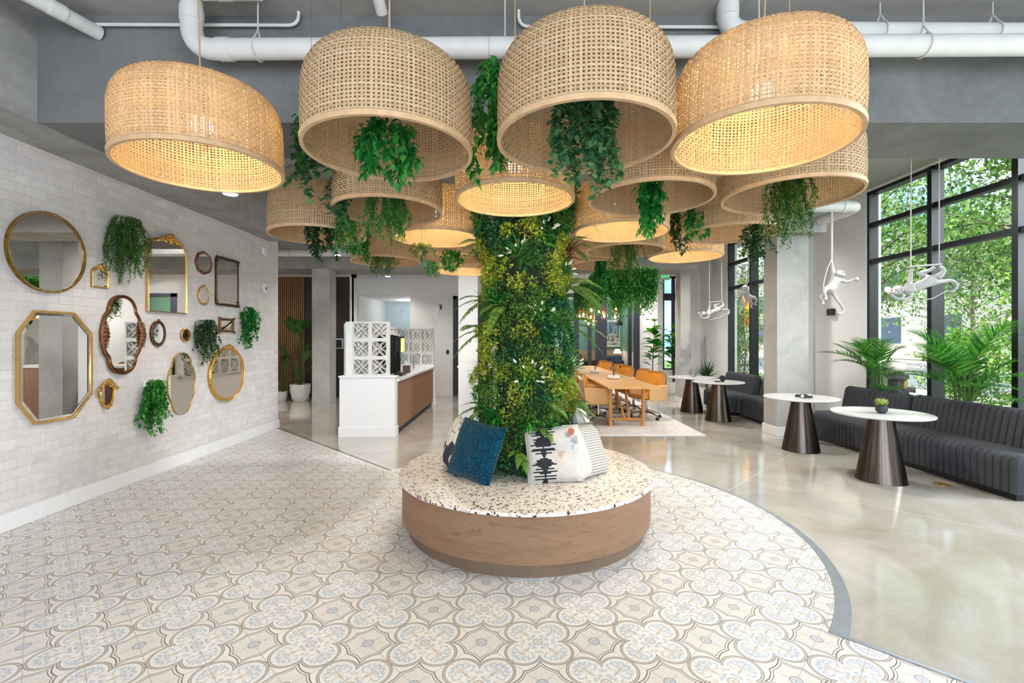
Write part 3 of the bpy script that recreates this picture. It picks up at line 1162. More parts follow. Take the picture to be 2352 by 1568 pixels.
PT, RD, FN = leaf_t(.55, .10, .2), leaf_round(.75), leaf_t(.34, .06, .1)
H = [
    # x, y, z(top), L, rad, strands, step, size, tmpl, mat, label
    (-.62, 2.30, 2.62, .42, .12, 13, .028, .058, PT, 'leaf_bright', 'broad leaved bright green plant hanging from the pale shade, second in front', .7),
    (.335, 2.16, 2.66, .50, .15, 26, .022, .034, RD, 'leaf_grey', 'strands of small round grey green leaves hanging from the largest shade', .8),
    (1.79, 3.0, 2.60, .50, .16, 46, .014, .026, FN, 'leaf_fern', 'ferny feathery plant hanging from the shade farthest right', .9),
    (.915, 3.08, 2.60, .46, .10, 12, .028, .060, leaf_t(.6, .1, .3, .35), 'leaf_bright', 'star leaved plant hanging from the shade before the right glowing ones', .8),
    (-.925, 3.43, 2.62, .44, .14, 44, .013, .026, FN, 'leaf_mid', 'dense ferny plant hanging from the shade below the second front one', .7),
    (-1.50, 5.42, 2.62, .42, .14, 26, .016, .03, FN, 'leaf_fern', 'short ferny plant hanging from the low shade left behind', .7),
    (1.16, 4.80, 2.58, .52, .20, 34, .015, .028, FN, 'leaf_fern', 'wispy ferny plant hanging from the shade behind the right glowing one', 1.0),
    (1.14, 5.6, 2.62, .62, .10, 12, .026, .05, PT, 'leaf_bright', 'leafy strand hanging from the farthest shade above the green planter', .7),
    (-1.62, 3.92, 2.60, .46, .13, 16, .02, .034, RD, 'leaf_ivy', 'dark round leaved plant hanging inside the shade above the wall end', .8),
]
for i, (x, y, z, L_, rad, st, step, size, tm, mt, lb, out) in enumerate(H):
    o = plant('hanging_plant', lb, (x, y, z), vines(100 + i, L_, rad, st, step, size, tm, 4, .4, out), M[mt])
    MB().tube([(0, 0, -.04), (0, 0, 2.905 - z)], .0015, 4).build('wire', M['wire'], o)

H2 = [
    # free strands hung on wires between the shades: x,y,z,L,rad,strands,step,size,tmpl,mat,label
    (-.13, 2.62, 3.10, .80, .075, 9, .028, .062, PT, 'leaf_mid', 'long dark leafy garland hung between the two large front shades'),
    (-1.35, 3.10, 3.02, .60, .11, 10, .026, .045, RD, 'leaf_grey', 'round leaved garland hung left of the second front shade'),
    (-1.22, 3.3, 2.72, .50, .07, 8, .024, .045, RD, 'leaf_grey', 'round leaved garland ending above the wall end shade'),
    (-1.33, 3.75, 2.60, .42, .13, 30, .013, .026, FN, 'leaf_mid', 'fine leaved plant hung in front of the shade above the wall end'),
    (-1.63, 5.0, 2.78, .50, .075, 9, .026, .055, PT, 'leaf_bright', 'narrow glossy leafy garland hung right of the wall end shade'),
    (-.86, 4.4, 2.46, .18, .10, 20, .015, .026, FN, 'leaf_fern', 'small pale ferny plant under the left glowing shade'),
    (-1.02, 5.9, 2.60, .34, .09, 20, .016, .032, FN, 'leaf_mid', 'small ferny plant hung low before the white back wall'),
    (-.62, 4.75, 2.46, .26, .09, 9, .024, .05, PT, 'leaf_mid', 'small leafy plant hung left of the green column'),
    (1.62, 3.95, 2.78, .46, .10, 11, .026, .055, leaf_t(.6, .1, .3, .35), 'leaf_bright', 'star leaved garland in front of the low right shade'),
    (2.02, 3.85, 2.50, .38, .12, 16, .022, .036, leaf_t(.7, .1, .1), 'leaf_ivy', 'dark ivy plant hanging from the low right shade'),
    (1.52, 4.3, 2.72, .46, .12, 14, .024, .036, leaf_t(.7, .1, .1), 'leaf_ivy', 'sparse ivy garland before the glowing shade on the lower right'),
]
for i, (x, y, z, L_, rad, st, step, size, tm, mt, lb) in enumerate(H2):
    o = plant('hanging_plant', lb, (x, y, z), vines(200 + i, L_, rad, st, step, size, tm, 4, .5, .75), M[mt])
    MB().tube([(0, 0, -.03), (0, 0, CZ - z)], .0015, 4).build('wire', M['wire'], o)

# ------------------------------------------------------------------ round bench
BX, BY = .116, 3.98
t = thing('round_bench', 'round bench with oak laminate side and speckled terrazzo top around the green column', 'bench', (BX, BY, 0))
MB().lathe([(.985, .0), (.985, .102)], 128).build('plinth', flat('bench plinth laminate', (112, 92, 74), .55, scale=4), t, smooth=True, angle=30)
MB().lathe([(1.03, .098), (1.035, .102), (1.035, .42)], 160).build('side_panel', M['bench_wood'], t, smooth=True, angle=30)
MB().lathe([(1.03, .42), (1.058, .42), (1.062, .426), (1.062, .441), (1.057, .445)], 160).build('top', M['terrazzo'], t, smooth=True, angle=30)

# ------------------------------------------------------------------ green column
M['box_dark'] = leafmat('boxwood dark', [(0, (24, 74, 34)), (.5, (52, 116, 54)), (1, (118, 166, 88))], trans=.25)
M['box_blue'] = leafmat('boxwood deep green', [(0, (18, 62, 42)), (.5, (38, 104, 66)), (1, (88, 150, 98))], trans=.25)
M['box_yellow'] = leafmat('golden boxwood', [(0, (112, 134, 26)), (.5, (164, 182, 50)), (1, (212, 214, 98))], trans=.3)
M['box_lime'] = leafmat('lime boxwood', [(0, (58, 108, 34)), (.5, (94, 142, 52)), (1, (146, 178, 84))], trans=.3)
M['grass'] = leafmat('grass blades', [(0, (26, 96, 40)), (.5, (60, 140, 60)), (1, (130, 186, 90))], trans=.3)
M['red_grass'] = leafmat('red grass blades', [(0, (92, 26, 40)), (.5, (128, 46, 58)), (1, (150, 96, 70))], trans=.3)
M['fernc'] = leafmat('column fern', [(0, (70, 118, 44)), (.5, (108, 152, 62)), (1, (156, 184, 92))], trans=.3)
M['flower'] = flat('cream flower spikes', (238, 232, 208), .7)

gc = thing('green_column', 'tall column covered in artificial plants rising from the round bench to the beam', 'green wall', (BX, BY, .445))
MB().lathe([(.25, 0), (.25, 2.745)], 32).build('core', flat('column core', (28, 44, 26), .9), gc)


def col_r(z, a):
    """bulk radius at height z (from the bench) and angle a"""
    return .325 + .03 * math.sin(3.1 * z + a * 2) + .025 * math.sin(5 * z - a * 3 + 1) + (.03 if z > .45 else -.06 * (1 - z / .45)) + (.03 if z > 2.1 else 0)


def carpet(name, mat, n, size, sel, tmpl, bump=.0, jit=.03):
    P, D, Nn, S = [], [], [], []
    k = 0
    while k < n:
        a, z = rng.uniform(0, 2 * PI), rng.uniform(0.0, 2.74)
        q = sel(a, z)
        if q <= 0:
            continue
        k += 1
        r_ = col_r(z, a) + bump * q + rng.normal(0, jit) - .01
        P.append((r_ * math.cos(a), r_ * math.sin(a), max(z, .02)))
        o2 = a + rng.normal(0, .7)
        D.append((math.cos(o2), math.sin(o2), rng.normal(.1, .7)))
        Nn.append((rng.normal(0, .5), rng.normal(0, .5), 1.0))
        S.append(size * rng.uniform(.7, 1.3))
    return mesh_np(name, [scatter('', tmpl, P, D, S, None, N=Nn)], mat, gc)


def blobs(lst):
    """patches [(angle deg, z, ra, rz)] -> field > 0 inside"""
    L2 = [(math.radians(a), z, ra, rz) for a, z, ra, rz in lst]

    def f(a, z):
        m = 0
        for (ba, bz, ra, rz_) in L2:
            da = (a - ba + PI) % (2 * PI) - PI
            q = 1 - (da / ra) ** 2 - ((z - bz) / rz_) ** 2
            m = max(m, q)
        return m
    return f


# angle -90 deg faces the camera; left is -180, right is 0.   pixel -> (angle, z)
def pa(px, py):
    """column patch seen at a pixel"""
    Yf = BY - .33
    dx = (px - 1176) / F * Yf - BX
    s_ = max(-.98, min(.98, dx / .37))
    a = -90 + math.degrees(math.asin(s_))
    Y = BY - .36 * math.cos(math.radians(a + 90))
    return a, CAMH - .445 + (HY - py) / F * Y


YEL = [(1215, 525, .45, .10), (1285, 590, .4, .13), (1140, 628, .5, .12), (1110, 590, .35, .12), (1185, 650, .35, .08), (1120, 780, .4, .14), (1100, 690, .3, .1), (1225, 855, .35, .08), (1175, 905, .4, .1), (1130, 850, .35, .1),
       (1200, 760, .25, .06), (1160, 935, .3, .08), (1290, 880, .3, .06), (1255, 700, .2, .05)]
LIM = [(1150, 745, .5, .12), (1210, 700, .5, .1), (1250, 650, .5, .12), (1190, 975, .5, .12), (1240, 820, .4, .1), (1120, 900, .4, .1), (1280, 940, .5, .1), (1150, 1030, .5, .1)]
BLU = [(1140, 540, .5, .12), (1270, 780, .5, .15), (1290, 690, .5, .12), (1180, 830, .3, .1), (1110, 830, .3, .1), (1160, 720, .3, .06), (1290, 640, .4, .1), (1230, 900, .4, .1), (1200, 1060, .5, .1)]


def mk(lst, extra):
    out_ = []
    for (px, py, ra, rz_) in lst:
        a, z = pa(px, py)
        out_.append((a, z, ra, rz_))
        out_.append((a + 150 + rng.uniform(-40, 40), rng.uniform(.2, 2.6), ra, rz_))
    return blobs(out_ + extra)


fy = mk(YEL, [(-170, 1.6, .3, .15), (-175, .9, .3, .2), (0, 1.9, .3, .15), (-5, .6, .3, .15)])
flm = mk(LIM, [(10, 1.2, .4, .2)])
fb = mk(BLU, [(-160, 2.4, .5, .2), (0, 2.5, .4, .2)])
SM = leaf_t(.62, .08, .15, .5)
LG = leaf_t(.42, .10, .25, .4)


def clumps(n, seed, per, jit=.05):
    """rounded clumps of leaves packed over the column, sorted by the colour patch they fall in"""
    g = np.random.default_rng(seed)
    acc = {k: ([], [], [], []) for k in ('y', 'l', 'b', 'd', 'g')}
    for c in range(n):
        a = (c * 2.399963 + g.normal(0, .12)) % (2 * PI)
        z = .03 + 2.68 * (c + .5) / n + g.normal(0, .01)
        kd = 'y' if fy(a, z) > 0 else ('l' if flm(a, z) > 0 else ('b' if fb(a, z) > 0 else ('g' if g.uniform() < .22 else 'd')))
        cr_ = g.uniform(.045, .085)
        rc = col_r(z, a) - .045 + g.normal(0, jit * .45) + (.035 if kd == 'y' else (.02 if kd == 'l' else 0))
        ctr = np.array((rc * math.cos(a), rc * math.sin(a), z))
        out_ = np.array((math.cos(a), math.sin(a), .25))
        m_ = int(per * (cr_ / .065) ** 2 * (.45 if kd == 'g' else 1))
        d_ = unit(g.normal(0, 1, (m_, 3)) + out_ * 1.1)
        rr = cr_ * g.uniform(.55, 1.08, (m_, 1))
        P_ = ctr + d_ * rr * np.array((1.0, 1.0, .85))
        P_[:, 2] = np.maximum(P_[:, 2], .015)
        q = acc[kd]
        q[0].append(P_)
        q[1].append(d_ + g.normal(0, .55, (m_, 3)))
        q[2].append(g.normal(0, .5, (m_, 3)) + np.array((0, 0, 1.)))
        q[3].append(g.uniform(.7, 1.25, m_))
    return acc


acc = clumps(820, 77, 78)
for kd, mt, size, tm_, lb in (('d', 'box_dark', .026, SM, None), ('b', 'box_blue', .031, SM, 'deep blue green foliage patches'), ('l', 'box_lime', .023, SM, 'lime green foliage patches'),
                              ('y', 'box_yellow', .025, SM, 'golden yellow foliage patches'), ('g', 'leaf_mid', .052, LG, 'larger pointed leaves between the small ones')):
    q = [np.concatenate(v_) for v_ in acc[kd]]
    o = mesh_np('foliage', [scatter('', tm_, q[0], q[1], q[3] * size, None, N=q[2])], M[mt], gc)
    o['kind'] = 'stuff'
    if lb:
        o['label'] = lb


def tuft(name, px, py, L_, n, mat, w=.05, up=.6, spread=.8, flowers=0, parent=gc):
    a, z = pa(px, py)
    a = math.radians(a)
    base = np.array((.33 * math.cos(a), .33 * math.sin(a), z))
    nrm = np.array((math.cos(a), math.sin(a), 0))
    tan = np.array((-math.sin(a), math.cos(a), 0))
    P, D, S = [], [], []
    for k in range(n):
        d = nrm * rng.uniform(.35, 1) + tan * rng.normal(0, spread) + np.array((0, 0, rng.normal(up, .5)))
        P.append(base + rng.normal(0, .008, 3))
        D.append(d)
        S.append(L_ * rng.uniform(.6, 1.1))
    o_ = mesh_np(name, [scatter('', blade_t(w, .4), P, D, S, None, N=np.tile((0, 0, 1.), (n, 1)) + rng.normal(0, .3, (n, 3)))], mat, parent)
    if flowers:
        b_ = MB()
        for k in range(flowers):
            i = rng.integers(0, n)
            d = D[i] / np.linalg.norm(D[i])
            p0 = P[i] + d * S[i] * .62
            p1 = p0 + d * .045 + np.array((0, 0, -.004))
            b_.tube([p0, p0 + (p1 - p0) * .3, p0 + (p1 - p0) * .7, p1], [.004, .009, .008, .002], 6)
        b_.build('flower_spikes', M['flower'], o_)
    return o_


for px, py, L_, n, fl_ in ((1190, 585, .20, 60, 9), (1255, 530, .17, 40, 8), (1240, 725, .18, 50, 8), (1215, 870, .24, 80, 12), (1318, 850, .27, 90, 14), (1105, 880, .18, 50, 4), (1100, 960, .1, 30, 0), (1320, 625, .14, 40, 6), (1300, 1010, .1, 30, 4)):
    o = tuft('flowering_grass', px, py, L_, n, M['grass'], flowers=fl_)
for px, py, L_, n in ((1322, 590, .26, 90), (1092, 610, .16, 50), (1084, 850, .2, 60)):
    tuft('red_grass', px, py, L_, n, M['red_grass'], w=.03, up=.5, spread=.5)
for px, py, L_, n in ((1290, 505, .24, 60), (1300, 480, .2, 50), (1275, 735, .2, 50), (1090, 700, .16, 40)):
    tuft('lime_grass', px, py, L_, n, M['box_lime'], w=.04)
for px, py, L_, n in ((1135, 690, .11, 40), (1150, 700, .11, 40), (1260, 770, .10, 40), (1130, 960, .12, 60), (1215, 975, .13, 70), (1265, 990, .1, 50)):
    tuft('bright_leaves', px, py, L_, n, M['leaf_bright'], w=.22)


def frond_np(base, d, L_, droop, n, leaf, w, taper=.9, start=.12, tmpl=None, angle=1.1, vshape=.25, gen=None):
    """a pinnate frond: rachis tube + leaflets"""
    g = gen or rng
    base, d = np.array(base, float), np.array(d, float)
    d = d / np.linalg.norm(d)
    up = np.array((0, 0, 1.))
    side = np.cross(d, up)
    side = side / (np.linalg.norm(side) + 1e-9)
    pts = []
    for i in range(n + 1):
        t_ = i / n
        pts.append(base + d * L_ * t_ - up * droop * L_ * t_ ** 2.1)
    P, D, S, Nn = [], [], [], []
    for i in range(1, n + 1):
        t_ = i / n
        if t_ < start:
            continue
        tg = pts[i] - pts[i - 1]
        tg /= np.linalg.norm(tg)
        nn_ = np.cross(side, tg)
        ln = leaf * (math.sin(PI * min(1, .22 + t_ * .78)) ** .7) * (1 - .15 * t_)
        for sg in (-1, 1):
            dd = tg * math.cos(angle * (1 - .45 * t_)) + side * sg * math.sin(angle * (1 - .45 * t_)) + nn_ * vshape * (1 if True else 0) * .6
            P.append(pts[i])
            D.append(dd + g.normal(0, .05, 3))
            S.append(max(ln, leaf * .15))
            Nn.append(nn_ + side * sg * -.3)
    r0 = L_ * .006
    tb = tube_np(pts, [r0 * (1 - .8 * i / n) for i in range(n + 1)], 4)
    return [scatter('', tmpl or leaf_t(w, .04, .12, .35), P, D, S, None, N=Nn), tb]


def col_fern(px, py, L_, tilt, k=4, droop=.5, out=1.0):
    a, z = pa(px, py)
    a = math.radians(a)
    base = np.array((.34 * math.cos(a), .34 * math.sin(a), z))
    for j in range(k):
        aa = a + tilt * .4 + (j - (k - 1) / 2) * .42
        d = np.array((math.cos(aa) * out, math.sin(aa) * out, .55 - .42 * (j % 3)))
        mesh_np('fern_frond', frond_np(base, d, L_ * 1.25 * rng.uniform(.85, 1.1), droop, 30, L_ * .30, .3, tmpl=leaf_t(.30, .04, .12, .35), vshape=.1), M['fernc'], gc)


for a_ in ((1325, 660, .32, 0, 5), (1325, 745, .3, 0, 4), (1090, 690, .24, 0, 3), (1085, 760, .26, 0, 4), (1150, 700, .24, -.5, 3), (1330, 560, .24, 0, 3), (1085, 560, .22, 0, 3), (1090, 935, .22, 0, 3),
           (1325, 930, .26, 0, 4), (1195, 1040, .16, 0, 3), (1250, 990, .15, 0, 3), (1260, 930, .18, 0, 2), (1340, 460, .24, 0, 3)):
    col_fern(*a_)

# ------------------------------------------------------------------ cushions
M['teal'] = m_fabric('teal knit', (0, 58, 82), (6, 84, 110), 150, bump=.9)
M['grey_cushion'] = m_fabric('light grey linen', (196, 192, 184), (216, 212, 204), 260)


def m_knit():
    t = NT('teal knit')
    v = t.n('TexVoronoi')
    v.inputs['Scale'].default_value = 75
    t.put(v.inputs['Vector'], t.mapping(t.co(), scale=(1, .6, 1.5)))
    d = v.outputs['Distance']
    c = t.ramp(d, [(.1, lin((10, 92, 118))), (.6, lin((0, 44, 64)))])
    return t.pbr(c, .9, normal=t.bump(t.m1('MULTIPLY', d, -1.0), .9, .006), spec=.1, sheen=.15)


M['teal'] = m_knit()


def m_ink():
    t = NT('ink print fabric')
    c = t.co()
    s_ = t.sep(c)
    x = s_[0]
    # stepped horizontal streaks
    row = t.m1('FLOOR', t.m1('MULTIPLY', s_[2], 95.0))
    wn_ = t.n('TexWhiteNoise', noise_dimensions='1D')
    t.put(wn_.inputs['W'], row)
    rv = wn_.outputs['Value']
    n = t.noise(t.comb(t.m1('MULTIPLY', x, 3.0), t.m1('MULTIPLY', row, .12), 0), 2.6, 2)
    w1 = t.m1('ADD', t.m1('MULTIPLY', t.m1('SUBTRACT', rv, .42), .10), t.m1('MULTIPLY', n, .02))
    d = t.m1('ABSOLUTE', t.m1('ADD', x, .085))
    m1_ = t.m1('LESS_THAN', d, t.m1('ADD', w1, .036))
    col = t.mix(t.ramp(t.noise(c, 9, 3), [(.4, (0, 0, 0)), (.6, (1, 1, 1))]), lin((204, 197, 188)), lin((190, 187, 184)))
    bl = t.ramp(t.noise(c, 5.5, 3, .6, .6), [(.56, (0, 0, 0)), (.62, (1, 1, 1))])
    right = t.m1('GREATER_THAN', x, .0)
    up_ = t.m1('GREATER_THAN', s_[2], .02)
    col = t.mix(t.m1('MULTIPLY', bl, right), col, t.mix(up_, lin((190, 160, 138)), lin((140, 146, 154))))
    n4 = t.ramp(t.noise(t.mapping(c, loc=(3, 1, 2)), 7, 2), [(.62, (0, 0, 0)), (.66, (1, 1, 1))])
    col = t.mix(t.m1('MULTIPLY', n4, t.m1('GREATER_THAN', s_[2], .08)), col, lin((166, 106, 74)))
    col = t.mix(m1_, col, lin((48, 50, 54)))
    f = t.noise(c, 240, 2)
    return t.pbr(col, .9, normal=t.bump(f, .3, .002), spec=.1)


def m_dots():
    t = NT('dotted fabric')
    s_ = t.sep(t.co())
    v = t.comb(t.m1('MULTIPLY', s_[0], 50), t.m1('MULTIPLY', s_[2], 50), 0)
    q = t.sep(v)
    rowi = t.m1('FLOOR', q[1])
    xx = t.m1('ADD', q[0], t.m1('MULTIPLY', t.m1('MODULO', t.m1('ADD', rowi, 100), 2.0), .5))
    fx = t.m1('SUBTRACT', t.m1('FRACT', xx), .5)
    fy_ = t.m1('SUBTRACT', t.m1('FRACT', q[1]), .5)
    d = t.m1('ADD', t.m1('MULTIPLY', fx, fx), t.m1('MULTIPLY', fy_, fy_))
    inb = t.m1('MULTIPLY', t.m1('LESS_THAN', d, .10), t.m1('GREATER_THAN', s_[0], -.09))
    col = t.mix(inb, lin((206, 201, 192)), lin((112, 106, 98)))
    return t.pbr(col, .9, spec=.1, normal=t.bump(t.noise(t.co(), 260, 2), .25, .002))


def m_geo():
    t = NT('black and cream abstract print')
    v = t.n('TexVoronoi')
    v.feature = 'F1'
    t.put(v.inputs['Vector'], t.mapping(t.co(), scale=(1, 1, 1)))
    v.inputs['Scale'].default_value = 9
    e = t.n('TexVoronoi')
    e.feature = 'DISTANCE_TO_EDGE'
    t.put(e.inputs['Vector'], t.mapping(t.co()))
    e.inputs['Scale'].default_value = 9
    pick = t.m1('GREATER_THAN', t.sep(v.outputs['Color'])[0], .66)
    col = t.mix(pick, lin((232, 226, 214)), lin((62, 64, 72)))
    col = t.mix(t.m1('LESS_THAN', e.outputs['Distance'], .022), col, lin((44, 46, 54)))
    back = t.m1('GREATER_THAN', t.sep(t.co())[1], 0.0)
    col = t.mix(back, col, lin((38, 38, 46)))
    return t.pbr(col, .9, spec=.1)


def cushion(label, mat, size, loc, rz, lean, thick=.085, piping=None, roll=0):
    """square cushion standing on an edge; front faces local -y; origin at the middle"""
    n = 22
    b_ = MB()
    for side in (-1, 1):
        v, f = [], []
        for i in range(n + 1):
            for j in range(n + 1):
                u, w = i / n * 2 - 1, j / n * 2 - 1
                ed = (1 - abs(u) ** 2.6) * (1 - abs(w) ** 2.6)
                th = thick * max(0, ed) ** .42
                pin = 1 - .05 * (1 - abs(u)) * abs(w) ** 2 - .0
                pin2 = 1 - .05 * (1 - abs(w)) * abs(u) ** 2
                wr = .004 * math.sin(7 * u + 3 * w) * ed
                v.append((u * size / 2 * pin2 * 1.0, side * (th + wr), w * size / 2 * pin))
        for i in range(n):
            for j in range(n):
                q = (i * (n + 1) + j, (i + 1) * (n + 1) + j, (i + 1) * (n + 1) + j + 1, i * (n + 1) + j + 1)
                f.append(q if side < 0 else tuple(reversed(q)))
        b_.add(v, f)
    o_ = b_.build('cushion', mat, smooth=True, angle=180)
    o_.rotation_mode = 'QUATERNION'
    o_.rotation_mode = 'XYZ'
    M_ = Matrix.Rotation(rz, 4, 'Z') @ Matrix.Rotation(-lean, 4, 'X') @ Matrix.Rotation(roll, 4, 'Y')
    o_.matrix_world = Matrix.Translation(Vector(loc)) @ M_
    tag(o_, label, 'cushion', 'cushions on the round bench')
    pts = []
    for (u, w) in [(x_ / 10, -1) for x_ in range(-10, 10)] + [(1, x_ / 10) for x_ in range(-10, 10)] + [(-x_ / 10, 1) for x_ in range(-10, 10)] + [(-1, -x_ / 10) for x_ in range(-10, 10)]:
        pts.append((u * size / 2 * (1 - .05 * (1 - abs(w)) * abs(u) ** 2), 0, w * size / 2 * (1 - .05 * (1 - abs(u)) * abs(w) ** 2)))
    MB().tube(pts, .004, 6, closed=True).build('piping', piping or mat, o_, smooth=True)
    return o_


zt = .445
cushion('teal blue knitted cushion leaning on the green column', M['teal'], .46, (-.285, 3.665, zt + .218), math.radians(-38), math.radians(22), roll=math.radians(5))
cushion('cushion with black ink streaks and brown blotches, front right on the bench', m_ink(), .43, (.325, 3.61, zt + .205), math.radians(3), math.radians(18), roll=math.radians(-3))
cushion('cushion with rows of grey dots beside the ink streaked one', m_dots(), .43, (.60, 3.76, zt + .205), math.radians(48), math.radians(24), roll=math.radians(4))
cushion('plain light grey cushion behind the dotted one', M['grey_cushion'], .50, (.64, 4.14, zt + .24), math.radians(80), math.radians(14))
cushion('black and cream patterned cushion half hidden behind the teal one', m_geo(), .44, (-.46, 3.93, zt + .21), math.radians(-70), math.radians(18))
# ------------------------------------------------------------------ mirrors on the brick wall
M['mirror'] = None
tm_ = NT('mirror glass')
M['mirror'] = tm_.pbr((.86, .86, .85), .015, 1.0)
tm_ = NT('antique mirror glass')
M['mirror_old'] = tm_.pbr((.86, .80, .70), .03, 1.0)


def m_gold(name, a, b, rough=.32):
    t_ = NT(name)
    n_ = t_.noise(t_.co(), 30, 4, .6)
    return t_.pbr(t_.ramp(n_, [(.35, lin(a)), (.65, lin(b))]), rough, .85, normal=t_.bump(n_, .15, .003))


M['gold'] = m_gold('gilt', (190, 140, 60), (232, 186, 96))
M['brass'] = m_gold('brushed brass', (206, 166, 96), (226, 190, 122), .28)
M['bronze'] = m_gold('aged bronze', (112, 76, 52), (152, 108, 76), .42)
M['dkbronze'] = m_gold('dark antique bronze', (66, 50, 38), (104, 82, 60), .45)
M['dkgold'] = m_gold('dark gold', (110, 84, 36), (168, 132, 62), .35)


def Lw(px, py, out=0.0):
    """(along the wall, height) of a pixel on the brick wall"""
    Y = -(XL + out) * F / (1176 - px)
    return Y, CAMH + (HY - py) / F * Y


def wall_pt(c, s, q, out=0.0):
    """local: s along the wall (+y), q up, out into the room (+x)"""
    return (out, s, q)


def outline_frame(t, pts, wd, dp, mat, name='frame', prof=None, glass=None, gname='mirror_glass', inner_shift=0.0):
    """pts outer outline [(s,q)] ccw; frame of width wd and depth dp; a moulded section"""
    n = len(pts)
    P_ = [Vector((a, b_)) for a, b_ in pts]
    nr = []
    for i in range(n):
        e0 = (P_[i] - P_[i - 1]).normalized()
        e1 = (P_[(i + 1) % n] - P_[i]).normalized()
        n0, n1 = Vector((-e0.y, e0.x)), Vector((-e1.y, e1.x))
        m_ = n0 + n1
        m_ = m_.normalized() if m_.length > 1e-6 else n0
        m_ = m_ / max(.5, m_.dot(n0))
        nr.append(m_)
    prof = prof or [(0, 0.0), (0, .55), (.12, .85), (.32, 1.0), (.55, .8), (.75, .72), (.92, .7), (1.0, .62), (1.0, 0)]
    v, f = [], []
    m_ = len(prof)
    for i in range(n):
        for (a, d_) in prof:
            p_ = P_[i] + nr[i] * (a * wd)
            v.append((d_ * dp, p_.x, p_.y))
    for i in range(n):
        j = (i + 1) % n
        for k in range(m_ - 1):
            f.append((i * m_ + k, j * m_ + k, j * m_ + k + 1, i * m_ + k + 1))
    b_ = MB().add(v, f)
    b_.build(name, mat, t, smooth=True, angle=50)
    gp = [P_[i] + nr[i] * (wd * .96) for i in range(n)]
    b_ = MB()
    b_.add([(dp * .62, p_.x, p_.y) for p_ in gp] + [(.001, p_.x, p_.y) for p_ in gp], [tuple(range(n)), tuple(reversed(range(n, 2 * n)))] + [(i, i + n, (i + 1) % n + n, (i + 1) % n) for i in range(n)])
    b_.build(gname, glass or M['mirror'], t)
    return P_, nr


def beads(t, P_, nr, inset, r, dp, mat, n, name='beading'):
    """a string of beads running round the frame"""
    L_ = [0]
    Q_ = [P_[i] + nr[i] * inset for i in range(len(P_))]
    for i in range(len(Q_)):
        L_.append(L_[-1] + (Q_[(i + 1) % len(Q_)] - Q_[i]).length)
    b_ = MB()
    for k in range(n):
        s_ = L_[-1] * k / n
        i = max(j for j in range(len(Q_)) if L_[j] <= s_)
        a = (s_ - L_[i]) / max(1e-9, L_[i + 1] - L_[i])
        p_ = Q_[i].lerp(Q_[(i + 1) % len(Q_)], a)
        b_.ball((dp, p_.x, p_.y), r, 6, 4)
    b_.build(name, mat, t, smooth=True)


def scrolls(t, lst, mat, name='ornament', depth=.018, split=False):
    """clusters of carved lumps: (s, q, size)"""
    if split:
        for e in lst:
            scrolls(t, [e], mat, name, depth)
        return
    b_ = MB()
    g = np.random.default_rng(int(abs(lst[0][0] * 1000)) + len(lst))
    for (s_, q_, z_) in lst:
        b_.ball((depth, s_, q_), (z_ * .7, z_, z_ * .85), 8, 5)
        for k in range(4):
            a = g.uniform(0, 2 * PI)
            b_.ball((depth * g.uniform(.8, 1.4), s_ + math.cos(a) * z_ * .9, q_ + math.sin(a) * z_ * .9), z_ * g.uniform(.35, .6), 6, 4)
        b_.tube([(depth * 1.2 + .004, s_ + z_ * math.cos(k * .7) * (1 - k * .09), q_ + z_ * math.sin(k * .7) * (1 - k * .09)) for k in range(9)], z_ * .2, 5)
    b_.build(name, mat, t, smooth=True)


def ell(a, b_, n=64, f=None):
    o_ = []
    for k in range(n):
        th = 2 * PI * k / n
        r_ = f(th) if f else 1
        o_.append((a * math.cos(th) * r_, b_ * math.sin(th) * r_))
    return o_


def mirror(label, x0, x1, y0, y1, shape, wd, dp, mat, **kw):
    xm = (x0 + x1) / 2
    s0, s1 = -XL * F / (1176 - x0), -XL * F / (1176 - x1)
    cs = (s0 + s1) / 2
    xc = 1176 + XL * F / cs
    q1 = CAMH + (HY - y0) / F * cs
    q0 = CAMH + (HY - y1) / F * cs
    w, h = (s1 - s0) / 2, (q1 - q0) / 2
    t_ = thing('wall_mirror', label, 'mirror', (XL, cs, (q0 + q1) / 2), group='vintage mirrors on the white brick wall')
    pts = shape(w, h)
    P_, nr = outline_frame(t_, pts, wd, dp, mat, glass=kw.get('glass'), prof=kw.get('prof'))
    return t_, P_, nr, w, h


FLATP = [(0, 0), (0, 1), (.2, 1.0), (.3, .7), (.8, .7), (1.0, .8), (1.0, 0)]
# 1 round with beaded rim
t, P_, nr, w, h = mirror('large round mirror with a dark beaded gold rim', 8, 190, 488, 672, lambda w, h: ell(w, h, 96), .017, .035, M['dkgold'], prof=FLATP)
beads(t, P_, nr, .009, .0065, .026, M['brass'], 120)
# 2 octagon
def octo(w, h):
    a, b_ = w * .62, h * .60
    return [(-w + (w - a) * 1.1, -h), (a * .75, -h), (w, -b_ * .98), (w, b_), (a * .75, h), (-w + (w - a) * 1.1, h), (-w, b_), (-w, -b_ * .98)]
t, P_, nr, w, h = mirror('tall octagonal mirror in a plain brushed brass frame', 34, 206, 715, 966, octo, .019, .03, M['brass'], prof=[(0, 0), (0, 1), (.85, 1.0), (1.0, .9), (1.0, 0)])
gl = t.children[1]
b = MB()
ins = [P_[i] + nr[i] * .020 for i in range(8)]
in2 = [P_[i] + nr[i] * .042 for i in range(8)]
b.add([(.0190, p.x, p.y) for p in ins] + [(.0225, p.x, p.y) for p in in2], [(i, (i + 1) % 8, (i + 1) % 8 + 8, i + 8) for i in range(8)])
b.build('bevel', M['mirror'], t)
